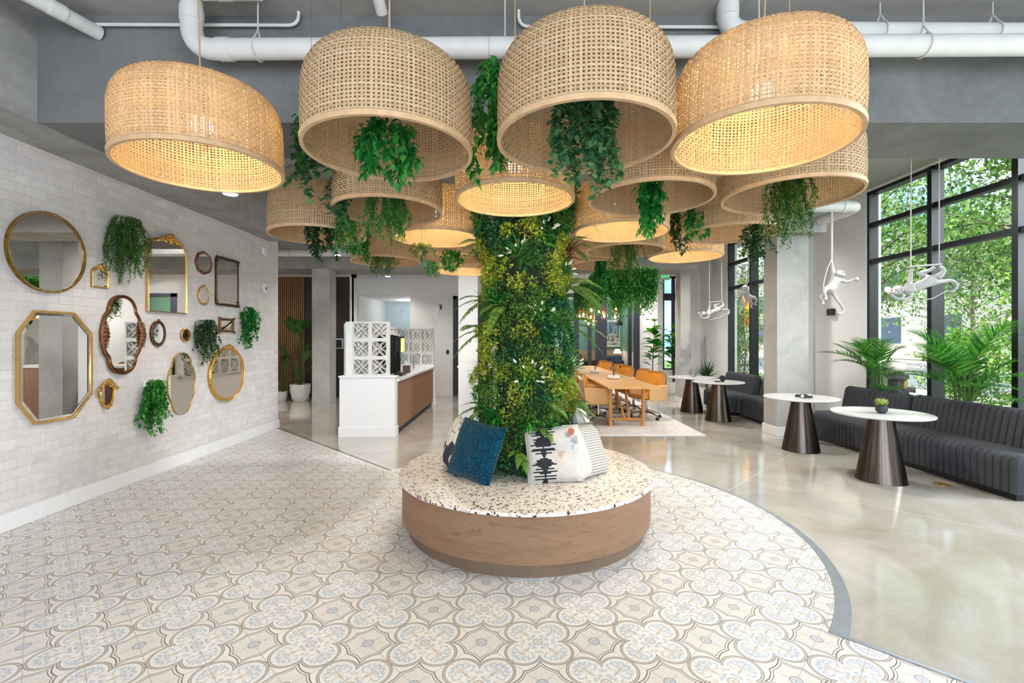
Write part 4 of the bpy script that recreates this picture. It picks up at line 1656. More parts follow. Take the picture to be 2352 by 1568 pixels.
# 3 small arch
def arch(w, h, k=.5, n=14):
    r_ = w
    return [(-w, -h), (w, -h)] + [(w * math.cos(PI * i / n), h * (1 - k) + h * k * math.sin(PI * i / n)) for i in range(n + 1)]
t, P_, nr, w, h = mirror('small arched gold mirror beside the large round one', 208, 246, 612, 661, lambda w, h: arch(w, h, .5), .015, .022, M['gold'])
scrolls(t, [(0, h, .022), (-.035, h - .012, .014), (.035, h - .012, .014), (-.06, h - .035, .012), (.06, h - .035, .012)], M['gold'])
# 4 large arch with crest
def arch2(w, h, n=8):
    o_ = [(-w, -h), (w, -h)]
    r_ = w * .55
    o_ += [(w - r_ + r_ * math.cos(PI / 2 * i / n), h * .80 - r_ * .4 + r_ * math.sin(PI / 2 * i / n) * .85) for i in range(n + 1)]
    o_ += [(-(w - r_) - r_ * math.sin(PI / 2 * i / n), h * .80 - r_ * .4 + r_ * math.cos(PI / 2 * i / n) * .85) for i in range(n + 1)]
    return o_
t, P_, nr, w, h = mirror('large arched mirror with a carved golden crest', 334, 424, 549, 718, arch2, .013, .04, M['brass'], prof=[(0, 0), (0, .9), (.3, 1), (.5, .7), (.7, .9), (1, .6), (1, 0)])
ytop = max(p.y for p in P_)
scrolls(t, [(0, ytop + .04, .040), (0, ytop + .015, .034), (-.05, ytop + .012, .028), (.05, ytop + .012, .028), (-.095, ytop, .024), (.095, ytop, .024), (-.14, ytop - .012, .019), (.14, ytop - .012, .019), (-.175, ytop - .03, .014), (.175, ytop - .03, .014)], M['gold'], depth=.05)
# 5 round bronze
t, P_, nr, w, h = mirror('small round bronze mirror above the thin gold oval one', 447, 484, 578, 630, lambda w, h: ell(w, h, 48, lambda a: 1 + .02 * math.cos(8 * a)), .03, .03, M['bronze'])
# 6 rectangular, dark carved
def rrect(w, h, r_=.05, n=4):
    o_ = []
    for cx, cz_, a_ in ((w - r_, -h + r_, -PI / 2), (w - r_, h - r_, 0), (-w + r_, h - r_, PI / 2), (-w + r_, -h + r_, PI)):
        for i in range(n + 1):
            o_.append((cx + r_ * math.cos(a_ + PI / 2 * i / n), cz_ + r_ * math.sin(a_ + PI / 2 * i / n)))
    return o_
t, P_, nr, w, h = mirror('upright rectangular mirror with dark carved corners', 493, 544, 594, 703, rrect, .02, .035, M['dkbronze'])
scrolls(t, [(s_ * w * k, q_ * (h - .012), .017) for q_ in (-1, 1) for s_ in (-1, 1) for k in (.15, .4, .62, .82, .97)] + [(s_ * (w - .012), q_ * h * k, .013) for q_ in (-1, 1) for s_ in (-1, 1) for k in (.9, .8)], M['dkbronze'], depth=.03, split=True)
# 7 thin gold oval
t, P_, nr, w, h = mirror('small slim gold oval mirror under the round bronze one', 453, 478, 656, 700, lambda w, h: ell(w, h, 48), .013, .022, M['gold'])
scrolls(t, [(0, h, .016), (-.03, -h + .012, .014), (.03, -h + .012, .014), (w * .8, -h * .5, .012)], M['gold'], split=True)
# 8 scalloped tall
def scal(w, h):
    def f(a):
        c, s_ = abs(math.cos(a)), abs(math.sin(a))
        return 1
    o_ = []
    key = [(0, -1.0), (.30, -.96), (.52, -.86), (.66, -.70), (.70, -.58), (.86, -.44), (.96, -.22), (1.0, 0), (.96, .22), (.86, .44), (.70, .58), (.66, .70), (.52, .86), (.30, .96)]
    full = key + [(0, 1.0)] + [(-x_, z_) for x_, z_ in reversed(key[1:])]
    m_ = len(full)
    for i in range(m_):
        p0, p1, p2, p3 = [Vector(full[(i + k) % m_]) for k in (-1, 0, 1, 2)]
        for j in range(4):
            u = j / 4
            q = .5 * ((2 * p1) + (-p0 + p2) * u + (2 * p0 - 5 * p1 + 4 * p2 - p3) * u * u + (-p0 + 3 * p1 - 3 * p2 + p3) * u ** 3)
            o_.append((q.x * w, q.y * h))
    return o_
t, P_, nr, w, h = mirror('tall lobed bronze mirror with carved side ornaments', 227, 322, 677, 860, scal, .036, .04, M['bronze'], prof=[(0, 0), (0, .8), (.2, 1), (.4, .6), (.6, .9), (.85, .5), (1, .4), (1, 0)])
scrolls(t, [(s_ * (w - .025), q_, z_) for s_ in (-1, 1) for q_, z_ in ((0, .034), (.045, .026), (-.045, .026), (.085, .02), (-.085, .02), (.12, .014), (-.12, .014))], M['bronze'], depth=.045, split=True)
# 9 oval dark ornate
t, P_, nr, w, h = mirror('small oval mirror in a dark knobbly frame', 343, 377, 736, 795, lambda w, h: ell(w, h, 48), .036, .03, M['dkbronze'])
beads(t, P_, nr, .008, .013, .018, M['bronze'], 30, 'knobs')
scrolls(t, [(0, h - .005, .017), (0, -h + .005, .017)], M['bronze'])
# 10 tiny
t, P_, nr, w, h = mirror('tiny round scalloped mirror in the middle of the wall group', 413, 435, 754, 784, lambda w, h: ell(w, h, 40), .036, .028, M['bronze'])
beads(t, P_, nr, .006, .014, .016, M['gold'], 16, 'petals')
# 11 rectangular horizontal
t, P_, nr, w, h = mirror('small landscape mirror in a carved reddish brown frame', 501, 535, 731, 763, lambda w, h: rrect(w, h, .012, 2), .035, .03, M['bronze'], glass=M['mirror_old'])
scrolls(t, [(a_ * w, b_ * h, .018) for a_ in (-1, 1) for b_ in (-1, 1)], M['bronze'])
# 12 scalloped thin gold
t, P_, nr, w, h = mirror('large wavy edged oval mirror with a thin gold rim', 382, 447, 809, 951, lambda w, h: scal(w, h), .007, .022, M['gold'], glass=M['mirror_old'])
# 13 thick gold oval
t, P_, nr, w, h = mirror('large oval mirror in a thick beaded gilt frame with a small crest', 476, 557, 796, 921, lambda w, h: ell(w, h, 80), .045, .045, M['gold'], glass=M['mirror_old'])
beads(t, P_, nr, .022, .006, .042, M['brass'], 90)
scrolls(t, [(0, h + .006, .03), (-.05, h - .004, .022), (.05, h - .004, .022), (-.09, h - .02, .016), (.09, h - .02, .016)], M['gold'], depth=.045)
# 14 shield
def shield(w, h):
    key = [(0, -1.0), (.35, -.88), (.62, -.55), (.8, -.1), (.86, .25), (.7, .55), (.36, .72), (0, .80)]
    return [(x_ * w, z_ * h) for x_, z_ in key] + [(-x_ * w, z_ * h) for x_, z_ in reversed(key[1:-1])]
t, P_, nr, w, h = mirror('small gilt shield shaped mirror with a carved crest, lowest on the left', 221, 263, 872, 937, shield,   .02, .03, M['gold'])
scrolls(t, [(0, h * .92, .026), (-.03, h * .80, .02), (.03, h * .80, .02), (-.06, h * .62, .018), (.06, h * .62, .018), (-w * .92, h * .36, .018), (w * .92, h * .36, .018), (0, -h * .92, .02), (-.03, -h * .85, .012), (.03, -h * .85, .012)], M['gold'], depth=.028)

for lb, px, py, L_, rad, st, step, size, tm, mt in (
        ('ferny trailing plant on the brick wall left of the arched mirror', 292, 500, .80, .14, 60, .014, .028, FN, 'leaf_fern'),
        ('small leaved trailing plant on the brick wall above the thick gold oval mirror', 474, 735, .68, .11, 34, .018, .032, leaf_t(.6, .1, .1), 'leaf_ivy'),
        ('bright leafy plant on the brick wall farthest right', 572, 706, .70, .09, 18, .022, .05, PT, 'leaf_bright'),
        ('dense leafy plant on the brick wall left of the wavy oval mirror', 356, 874, .70, .09, 26, .022, .05, PT, 'leaf_mid')):
    Y, z = Lw(px, py, .10)
    o = plant('wall_plant', lb, (XL + .10, Y, z), vines(300 + px, L_, rad, st, step, size, tm, 3, 1.0, .6, flatten=.08), M[mt], 'wall plant', 'trailing plants between the mirrors')
    MB().box(-.10, -.02, -.05, .05, -.07, .0).build('wall_pot', M['base'], o, bevel=.01)
Y, z = Lw(606, 577)
t = thing('strobe_alarm', 'small white square alarm unit high on the brick wall end', 'alarm', (XL, Y, z))
MB().box(0, .03, -.055, .055, -.06, .06).build('housing', M['base'], t, bevel=.006)
MB().lathe([(.03, 0), (.026, .012), (.001, .014)], 18, M=Matrix.Translation((.03, 0, 0)) @ Matrix.Rotation(PI / 2, 4, 'Y')).build('lens', M['cond'], t)
Y, z = Lw(607, 662)
t = thing('call_panel', 'small white wall panel under the alarm unit on the brick wall', 'switch', (XL, Y, z))
MB().box(0, .025, -.045, .045, -.075, .075).build('housing', M['base'], t, bevel=.006)
MB().box(.025, .032, -.02, .02, -.03, .02).build('button', M['wire'], t)

# ------------------------------------------------------------------ coffee counter with breeze block screens
t = thing('coffee_counter', 'long white and walnut coffee counter with a tall white end panel', 'counter', (-2.29, 7.3, 0))
MB().box(-.44, .44, 0, .16, 0, .95).build('end_panel', M['base'], t)
MB().box(-.455, .455, -.015, .175, .94, .962).build('end_cap', M['base'], t, bevel=.003)
MB().box(-.455, .455, -.015, .16, 0, .155).build('end_baseboard', M['base'], t, bevel=.003)
MB().box(-.40, .43, .16, 3.5, .1, .86).build('cabinet', M['walnut'], t)
MB().box(-.40, .40, .16, 3.5, 0, .1).build('plinth', M['black'], t)
MB().box(-.44, -.40, .16, 3.5, 0, .86).build('back_panel', M['base'], t)
for k in range(6):
    MB().box(.43, .448, .17 + k * .555, .17 + k * .555 + .547, .1, .84).build('cabinet_door', M['walnut'], t)
MB().box(-.44, .47, .16, 3.5, .86, .90).build('worktop', flat('white quartz', (226, 226, 228), .2, scale=5), t, bevel=.003)
MB().box(-.44, .47, 3.5, 3.62, 0, .93).box(-.45, .48, 3.49, 3.64, 0, .14).build('far_end_panel', M['base'], t, bevel=.003)


def breeze(n_x, n_z, s=.283, d=.13):
    """pierced block screen in the xz plane, thickness along y"""
    b_ = MB()
    fw = .028
    for i in range(n_x):
        for k in range(n_z):
            x0, z0 = i * s, k * s
            b_.box(x0, x0 + fw, 0, d, z0, z0 + s).box(x0 + s - fw, x0 + s, 0, d, z0, z0 + s)
            b_.box(x0 + fw, x0 + s - fw, 0, d, z0, z0 + fw).box(x0 + fw, x0 + s - fw, 0, d, z0 + s - fw, z0 + s)
            c_ = Vector((x0 + s / 2, 0, z0 + s / 2))
            for (sx, sz) in ((1, 1), (1, -1), (-1, 1), (-1, -1)):
                R_ = (s / 2 - fw)
                e = Vector((sx * R_, 0, sz * R_))
                for q in (1, -1):
                    pts = []
                    for j in range(9):
                        u = j / 8
                        mid = math.sin(PI * u) * .034 * q
                        nrm_ = Vector((-sz, 0, sx)).normalized()
                        pts.append(c_ + e * u + nrm_ * mid)
                    for j in range(8):
                        a_, b2 = pts[j], pts[j + 1]
                        w_ = .0065
                        nn_ = (b2 - a_).normalized()
                        pr = Vector((-nn_.z, 0, nn_.x)) * w_
                        v = [a_ - pr, b2 - pr, b2 + pr, a_ + pr]
                        v = [(p_.x, .015, p_.z) for p_ in v] + [(p_.x, d - .015, p_.z) for p_ in v]
                        b_.add(v, [(0, 1, 2, 3), (7, 6, 5, 4), (0, 4, 5, 1), (1, 5, 6, 2), (2, 6, 7, 3), (3, 7, 4, 0)])
    return b_


M['block'] = flat('white breeze block', (222, 221, 218), .8, var=.03, scale=30, bump=.1)
t = thing('breeze_block_screen', 'white pierced block screen, three blocks high, on the near end of the counter', 'screen', (-2.54, 7.32, .962), group='pierced block screens')
breeze(2, 3, .287).build('blocks', M['block'], t)
MB().box(-.10, 0, 0, .13, 0, .861).build('post', M['base'], t)
t = thing('breeze_block_screen', 'white pierced block screen at the far end of the counter behind the coffee machine', 'screen', (-2.72, 10.86, .93), group='pierced block screens')
breeze(3, 3, .287).build('blocks', M['block'], t)
t = thing('breeze_block_screen', 'white pierced block screen along the back edge of the counter', 'screen', (-2.62, 7.55, .90), math.radians(90), group='pierced block screens')
breeze(11, 3, .30).build('blocks', M['block'], t)

# coffee machine and small things on the counter
t = thing('coffee_machine', 'tall black coffee machine with a lit yellow green panel on the counter', 'coffee machine', (-2.18, 8.25, .90))
MB().box(-.17, .14, -.22, .22, .04, .72).build('body', flat('gloss black plastic', (14, 15, 18), .12), t, bevel=.02)
MB().box(.12, .21, -.20, .20, .42, .70).build('front_panel', flat('black front', (20, 24, 26), .15), t, bevel=.015)
MB().box(.205, .214, -.06, .18, .42, .66).build('screen', glow('yellow green display', (.62, .95, .12), 2.2), t)
MB().box(.12, .26, -.2, .2, .0, .05).build('drip_tray', M['black'], t, bevel=.01)
MB().tube([(.19, 0, .42), (.19, 0, .34)], .02).build('spout', M['wire'], t)
for i, (x, y, lb) in enumerate(((-2.02, 8.85, 'small dark box on the counter beside the coffee machine'), (-2.12, 9.25, 'stack of pale cups on the counter far end'))):
    b = MB()
    if i == 0:
        b.box(-.06, .06, -.08, .08, 0, .14)
        tag(b.build('box', flat('brown box', (92, 70, 62), .5), bevel=.006, loc=(x, y, .90)), lb, 'box')
    else:
        for k in range(5):
            b.lathe([(.028, k * .03), (.038, k * .03 + .085), (.034, k * .03 + .085), (.025, k * .03 + .004)], 16)
        tag(b.build('cup_stack', M['base'], loc=(x, y, .90), smooth=True), lb, 'cups')
t = thing('faucet', 'thin chrome faucet near the far end of the counter', 'faucet', (-2.1, 9.8, .90))
MB().tube([(0, 0, 0), (0, 0, .26), (.03, 0, .31), (.09, 0, .33), (.14, 0, .30), (.15, 0, .25)], .012, 10).build('spout', flat('chrome', (200, 200, 204), .12, 1.0), t, smooth=True)
MB().tube([(0, .07, 0), (0, .07, .07)], .012, 10).tube([(0, .07, .07), (.05, .07, .1)], .006, 8).build('lever', flat('chrome lever', (200, 200, 204), .12, 1.0), t)
tag(MB().box(-4.24, -3.95, 12.62, 12.66, .92 + .4, 1.53).build('wall_sign', M['black']), 'x', 'sign')
o = bpy.data.objects['wall_sign']
o.location = (-.55, -.45, .0)
o['label'] = 'small black framed panel on the dark wall behind the near block screen'
MB().box(-4.27, -3.92, 12.655, 12.67, 1.29, 1.56).build('sign_frame', M['base'], o)
tag(MB().box(0, .07, 0, .02, 0, .12).build('wall_switch', M['black'], loc=(-1.80, 12.67, 1.13)), 'tiny black switch on the white back wall left of the black door', 'switch')
t = thing('blade_sign', 'white blade sign on a black bracket high on the back wall', 'sign', (-1.95, 12.7, 2.28))
MB().box(-.01, .01, -.35, 0, .16, .18).box(-.02, .02, -.02, 0, .08, .22).build('bracket', M['black'], t)
MB().box(-.17, -.02, -.33, -.31, -.2, .16).build('panel', M['base'], t)

# ------------------------------------------------------------------ potted plants in the lobby, figs, yucca, palms
M['pot'] = flat('white matte pot', (232, 231, 228), .5)
M['soil'] = flat('dark soil', (44, 34, 26), .9)
M['paddle'] = leafmat('paddle leaves', [(0, (44, 92, 44)), (1, (96, 140, 72))], trans=.3)
M['fig'] = leafmat('fiddle leaves', [(0, (20, 92, 30)), (.5, (56, 150, 40)), (1, (130, 200, 70))], trans=.4)
M['palm'] = leafmat('palm leaflets', [(0, (24, 82, 28)), (.5, (56, 122, 40)), (1, (106, 166, 62))], trans=.45)
M['yucca'] = leafmat('yucca blades', [(0, (46, 76, 44)), (1, (92, 122, 78))], trans=.2)
M['bark'] = flat('thin brown stem', (96, 78, 62), .8)


def big_leaf():
    v, f = [], []
    n = 6
    ws = [.05, .55, .9, 1.0, .85, .5, .02]
    for i in range(n + 1):
        t_ = i / n
        w_ = ws[i] * .26
        z_ = -.22 * t_ ** 2
        v += [(-w_, t_, z_ + .06 * ws[i]), (0, t_, z_), (w_, t_, z_ + .06 * ws[i])]
    for i in range(n):
        a = i * 3
        f += [(a, a + 1, a + 4, a + 3), (a + 1, a + 2, a + 5, a + 4)]
    return np.array(v), f


BL = big_leaf()


def pot(t, r, h, name='pot'):
    MB().lathe([(r * .66, 0), (r * .8, h * .12), (r * .96, h * .55), (r, h), (r * .93, h), (r * .9, h * .86), (.01, h * .86)], 32).build(name, M['pot'], t, smooth=True)
    MB().lathe([(r * .9, h * .87), (.01, h * .88)], 24).build('soil', M['soil'], t)


def bird(label, loc, r, h, n, H_, seed):
    t_ = thing('potted_plant', label, 'potted plant', loc, group='paddle leaved plants in white pots')
    pot(t_, r, h)
    g = np.random.default_rng(seed)
    P, D, S, Nn = [], [], [], []
    st = []
    for k in range(n):
        a = g.uniform(0, 2 * PI)
        hh = H_ * g.uniform(.5, 1)
        ou = g.uniform(.08, .32) * H_ / 1.4
        p0 = np.array((g.normal(0, r * .2), g.normal(0, r * .2), h * .86))
        p2 = p0 + np.array((math.cos(a) * ou, math.sin(a) * ou, hh - .25))
        st.append(tube_np([p0, (p0 + p2) / 2 + np.array((-math.cos(a) * .02, -math.sin(a) * .02, .05)), p2], [.012, .009, .006], 5))
        P.append(p2)
        D.append((math.cos(a) * .5, math.sin(a) * .5, .75 + g.uniform(-.4, .3)))
        S.append(g.uniform(.32, .46) * H_ / 1.4)
        Nn.append((-math.cos(a), -math.sin(a), 1))
    mesh_np('leaves', [scatter('', BL, P, D, S, None, N=Nn)], M['paddle'], t_, smooth=True)
    mesh_np('stems', st, M['stem'], t_)
    return t_


bird('larger paddle leaved plant in a big white pot beside the left grey column', (-5.30, 11.55, 0), .24, .42, 12, 1.75, 5)
bird('smaller paddle leaved plant in a small white pot against the slatted wall', (-5.76, 11.55, 0), .135, .24, 9, 1.1, 6)


def fig(label, loc, H_, n, seed, pr=.18):
    t_ = thing('fiddle_leaf_fig', label, 'potted tree', loc)
    pot(t_, pr, .35)
    g = np.random.default_rng(seed)
    P, D, S, Nn, st = [], [], [], [], []
    for k in range(3):
        a = g.uniform(0, 6.28)
        pts = [np.array((0, 0, .3)) + np.array((math.cos(a) * .10 * (i / 6) ** 1.5, math.sin(a) * .10 * (i / 6) ** 1.5, (H_ - .5 - k * .3) * i / 6)) for i in range(7)]
        st.append(tube_np(pts, [.016 - .0015 * i for i in range(7)], 6))
        for i in range(n // 3):
            u = g.uniform(.38, 1)
            p = pts[0] + (pts[-1] - pts[0]) * u
            b_ = g.uniform(0, 6.28)
            P.append(p + np.array((math.cos(b_), math.sin(b_), 0)) * .05)
            D.append((math.cos(b_), math.sin(b_), g.uniform(-.1, .9)))
            S.append(g.uniform(.24, .36))
            Nn.append((0, 0, 1))
    mesh_np('leaves', [scatter('', (BL[0] * np.array((1.25, 1, .8)), BL[1]), P, D, S, None, N=Nn)], M['fig'], t_, smooth=True)
    mesh_np('trunk', st, M['bark'], t_)


fig('fiddle leaf fig tree standing behind the yellow chairs', (3.83, 12.6, 0), 2.3, 54, 3)
fig('second fiddle leaf fig half hidden by the far grey column', (4.50, 12.9, 0), 2.2, 60, 4)

t = thing('yucca', 'spiky yucca in a pot behind the far round tables', 'potted plant', (4.62, 10.95, 0))
pot(t, .2, .40)
P, D, S, Nn = [], [], [], []
for k in range(90):
    a, e = rng.uniform(0, 2 * PI), rng.uniform(.1, 1.5)
    P.append((rng.normal(0, .02), rng.normal(0, .02), .60 + rng.uniform(0, .1)))
    D.append((math.cos(a) * math.cos(e), math.sin(a) * math.cos(e), math.sin(e)))
    S.append(rng.uniform(.30, .46))
    Nn.append((-math.cos(a) * .3, -math.sin(a) * .3, 1))
mesh_np('leaves', [scatter('', blade_t(.10, .15), P, D, S, None, N=Nn)], M['yucca'], t)
MB().tube([(0, 0, .33), (0, 0, .64)], .03, 8).build('stem', M['bark'], t)


def palm(label, loc, H_, nf, seed, L_=1.1, extra=()):
    t_ = thing('areca_palm', label, 'potted palm', loc, group='areca palms behind the dark sofa')
    g = np.random.default_rng(seed)
    MB().lathe([(.16, 0), (.19, .05), (.22, .38), (.2, .38), (.19, .34), (.01, .34)], 28).build('pot', M['black'], t_, smooth=True)
    b_ = MB()
    for k in range(6):
        a = g.uniform(0, 6.28)
        b_.tube([(math.cos(a) * .05, math.sin(a) * .05, .33), (math.cos(a) * .08, math.sin(a) * .08, H_ * .55)], .013, 6)
    b_.build('stems', M['stem'], t_)
    for k in range(nf):
        a = 2 * PI * k / nf * 2.4 + g.uniform(-.3, .3)
        el = g.uniform(.35, 1.45)
        base = (math.cos(a) * .06, math.sin(a) * .06, H_ * g.uniform(.32, .60))
        d_ = (math.cos(a) * math.cos(el), math.sin(a) * math.cos(el), math.sin(el))
        ll = L_ * g.uniform(.75, 1.1)
        if math.cos(a) > 0:
            ll = min(ll, .22 / max(.15, math.cos(a) * math.cos(el)))
        mesh_np('frond', frond_np(base, d_, ll, g.uniform(.25, .5), 44, ll * .36, .045, start=.2, tmpl=blade_t(.045, .22), angle=1.05, vshape=.4, gen=g), M['palm'], t_)


palm('areca palm behind the far end of the near dark sofa', (5.50, 6.95, 0), 2.0, 18, 21, .95)
palm('areca palm at the second window mullion behind the sofa', (5.52, 5.65, 0), 2.0, 20, 22, 1.05)
palm('areca palm at the right edge of the view behind the sofa', (5.52, 4.55, 0), 1.95, 18, 23, 1.05)
# ------------------------------------------------------------------ round tables
def m_cone():
    t_ = NT('burnished dark bronze')
    s_ = t_.sep(t_.co())
    a = t_.m1('ARCTAN2', s_[1], s_[0])
    n_ = t_.noise(t_.comb(t_.m1('MULTIPLY', a, 9.0), t_.m1('MULTIPLY', s_[2], .4), 0), 1.6, 5, .65)
    x = t_.pbr(t_.ramp(n_, [(.3, lin((60, 54, 50))), (.55, lin((98, 88, 80))), (.75, lin((132, 118, 106)))]), .27, 1.0, normal=t_.bump(n_, .08, .002))
    return x


M['cone'] = m_cone()
M['marble'] = flat('white marble', (216, 215, 215), .18, var=.03, scale=3)
T0 = thing('round_table', 'x', 'table', (0, 0, 0))
MB().lathe([(.235, 0), (.232, .01), (.112, .70), (.112, .715)], 64).build('cone_base', M['cone'], T0, smooth=True, angle=50)
MB().lathe([(.445, .716), (.46, .722), (.463, .733), (.458, .74)], 96).build('table_top', M['marble'], T0, smooth=True, angle=50)
TABS = [((4.06, 5.08), 'nearest round white table on a bronze cone, with the succulent bowl'), ((4.03, 6.44), 'round white table on a bronze cone in front of the right column, with the beads'),
        ((3.93, 8.79), 'round white table on a bronze cone with a dark coral piece, second from the back'), ((3.83, 9.84), 'round white table on a bronze cone farthest back, with the glass ball')]
for i, (p, lb) in enumerate(TABS):
    o = T0 if i == 0 else dup(T0)
    o.location = (p[0], p[1], 0)
    o['label'] = lb
    o['group'] = 'round tables beside the dark sofas'

# on the tables
t = thing('succulent', 'light green succulent in a dark bowl on the nearest round table', 'potted plant', (4.02, 5.02, .742))
MB().lathe([(.028, 0), (.05, .02), (.058, .05), (.048, .085), (.040, .085), (.03, .06)], 28).build('bowl', flat('charcoal bowl', (54, 56, 62), .6), t, smooth=True)
P = [(0, 0, .075)] * 26
D = [(math.cos(k * 2.4) * (.3 + .03 * k), math.sin(k * 2.4) * (.3 + .03 * k), 1.5 - .03 * k) for k in range(26)]
mesh_np('leaves', [scatter('', leaf_t(.45, -.12, .1), P, D, [.10] * 26, None, N=[(0, 0, 1)] * 26)], leafmat('succulent', [(0, (150, 176, 84)), (1, (196, 210, 130))]), t)
M['bead_w'] = flat('white beads', (226, 222, 214), .5)
M['bead_b'] = flat('black beads', (30, 30, 32), .35)
t = thing('bead_garland', 'black and white wooden bead garland on the table by the right column', 'decoration', (4.02, 6.38, .742))
for k in range(18):
    a = k * .7
    r_ = .10 - .028 * (k % 3)
    MB().ball((math.cos(a) * r_, math.sin(a) * r_ * .8, .022), .022, 12, 8).build('bead', M['bead_b'] if k % 3 else M['bead_w'], t, smooth=True)
MB().box(-.05, .0, -.09, -.06, 0, .03).box(.03, .09, -.07, -.04, 0, .03).build('blocks', M['bead_b'], t, bevel=.003)
t = thing('coral_sculpture', 'dark spiky coral piece on the second table from the back', 'decoration', (3.98, 8.72, .742))
b = MB()
for k in range(26):
    a, e = rng.uniform(0, 6.28), rng.uniform(.1, 1.5)
    b.tube([(0, 0, .03), (math.cos(a) * math.cos(e) * .045, math.sin(a) * math.cos(e) * .045, .03 + math.sin(e) * .05), (math.cos(a + .3) * math.cos(e) * .09, math.sin(a + .3) * math.cos(e) * .09, .03 + math.sin(e) * .09)], [.014, .011, .006], 6)
b.ball((0, 0, .035), .045, 10, 6)
b.build('branches', M['bead_b'], t, smooth=True)
MB().box(-.16, -.06, -.05, .0, 0, .02).build('pod', M['bead_b'], t, bevel=.005)
t = thing('wire_ball', 'clear wire ball ornament on the farthest round table', 'decoration', (3.83, 9.75, .742))
b = MB()
for k in range(9):
    Mx = Matrix.Rotation(rng.uniform(0, 3.1), 4, 'X') @ Matrix.Rotation(rng.uniform(0, 3.1), 4, 'Y')
    b.tube([Vector((0, 0, .085)) + Mx @ Vector((.08 * math.cos(2 * PI * i / 24), .08 * math.sin(2 * PI * i / 24), 0)) for i in range(24)], .0022, 4, closed=True)
b.build('wires', M['wire'], t)

# ------------------------------------------------------------------ channel tufted sofas
M['sofa'] = m_fabric('charcoal wool', (56, 57, 62), (78, 79, 84), 160, bump=.5, sheen=.05)


def channel(prof, L_, ribs, depth, flip=False):
    """profile [(x,z)] swept along y with channel tufting; x grows towards the back"""
    pr = [Vector(p_) for p_ in prof]
    # resample
    seg = [0]
    for i in range(len(pr) - 1):
        seg.append(seg[-1] + (pr[i + 1] - pr[i]).length)
    m_ = 44
    pts, nr = [], []
    for k in range(m_ + 1):
        s_ = seg[-1] * k / m_
        i = min(len(pr) - 2, max(j for j in range(len(seg)) if seg[j] <= s_ + 1e-9))
        a = (s_ - seg[i]) / (seg[i + 1] - seg[i])
        pts.append(pr[i].lerp(pr[i + 1], a))
    for k in range(m_ + 1):
        d_ = (pts[min(k + 1, m_)] - pts[max(k - 1, 0)]).normalized()
        nr.append(Vector((-d_.y, d_.x)))
    v, f = [], []
    per = 8
    n_ = ribs * per
    for j in range(n_ + 1):
        u = (j % per) / per
        y = L_ * j / n_
        bulge = depth * (abs(math.sin(PI * j / per)) ** .55 - 1)
        e = 1.0
        for k in range(m_ + 1):
            q = pts[k] + nr[k] * bulge
            v.append((q.x, y, q.y))
    w_ = m_ + 1
    for j in range(n_):
        for k in range(m_):
            f.append((j * w_ + k, j * w_ + k + 1, (j + 1) * w_ + k + 1, (j + 1) * w_ + k))
    f.append(tuple(reversed([k for k in range(w_)])))
    f.append(tuple(n_ * w_ + k for k in range(w_)))
    # close underneath
    for j in range(n_):
        f.append((j * w_, (j + 1) * w_, (j + 1) * w_ + m_, j * w_ + m_))
    return MB().add(v, f)


def arcp(cx, cz, r_, a0_, a1_, n=6):
    return [(cx + r_ * math.cos(math.radians(a0_ + (a1_ - a0_) * i / n)), cz + r_ * math.sin(math.radians(a0_ + (a1_ - a0_) * i / n))) for i in range(n + 1)]


SEATP = [(0.0, .07), (0.0, .34)] + arcp(.09, .345, .09, 180, 90) + [(.40, .435), (.52, .425), (.52, .07)]
BACKP = [(.44, .40), (.47, .58), (.50, .72)] + arcp(.585, .735, .085, 170, 20) + [(.70, .60), (.72, .07), (.50, .07)]


def sofa(label, x, y0, L_, ribs):
    t_ = thing('channel_sofa', label, 'sofa', (x, y0, 0), group='charcoal channel tufted sofas')
    channel(SEATP, L_, ribs, .024).build('seat', M['sofa'], t_, smooth=True, angle=80)
    channel(BACKP, L_, ribs, .024).build('backrest', M['sofa'], t_, smooth=True, angle=80)
    MB().box(.05, .66, .04, L_ - .04, 0, .075).build('plinth', M['black'], t_)


sofa('near charcoal channelled sofa section, right of the nearest table', 4.77, 4.37, 1.72, 23)
sofa('charcoal channelled sofa section between the column and the nearest table', 4.70, 6.12, 1.12, 15)
sofa('charcoal channelled sofa section just behind the right column', 4.50, 8.30, .95, 13)
sofa('farthest charcoal channelled sofa section beside the back tables', 4.37, 9.30, 1.25, 17)

M['floorbrass'] = m_gold('brass floor plate', (150, 126, 66), (190, 164, 96), .4)
for (x, y, lb) in ((4.58, 4.92, 'round brass floor outlet beside the nearest sofa section'), (4.50, 6.85, 'brass floor outlet with a cable beside the second sofa section'), (4.15, 8.05, 'small brass floor outlet near the column base by the far sofa')):
    t = thing('floor_outlet', lb, 'floor outlet', (x, y, .0))
    MB().lathe([(.07, .0005), (.07, .006), (.06, .008), (.001, .008)], 32).build('cover', M['floorbrass'], t, smooth=True, angle=30)
    MB().lathe([(.012, .0085), (.001, .0088)], 10, c=(-.025, 0, 0)).lathe([(.012, .0085), (.001, .0088)], 10, c=(.025, 0, 0)).build('sockets', M['black'], t)
tag(MB().tube([(4.50, 6.85, .012), (4.58, 6.78, .008), (4.56, 6.70, .008), (4.66, 6.72, .008), (4.72, 6.6, .008), (4.76, 6.55, .01)], .005, 6).build('power_cable', M['black']), 'short dark cable running from the floor outlet under the sofa', 'cable')

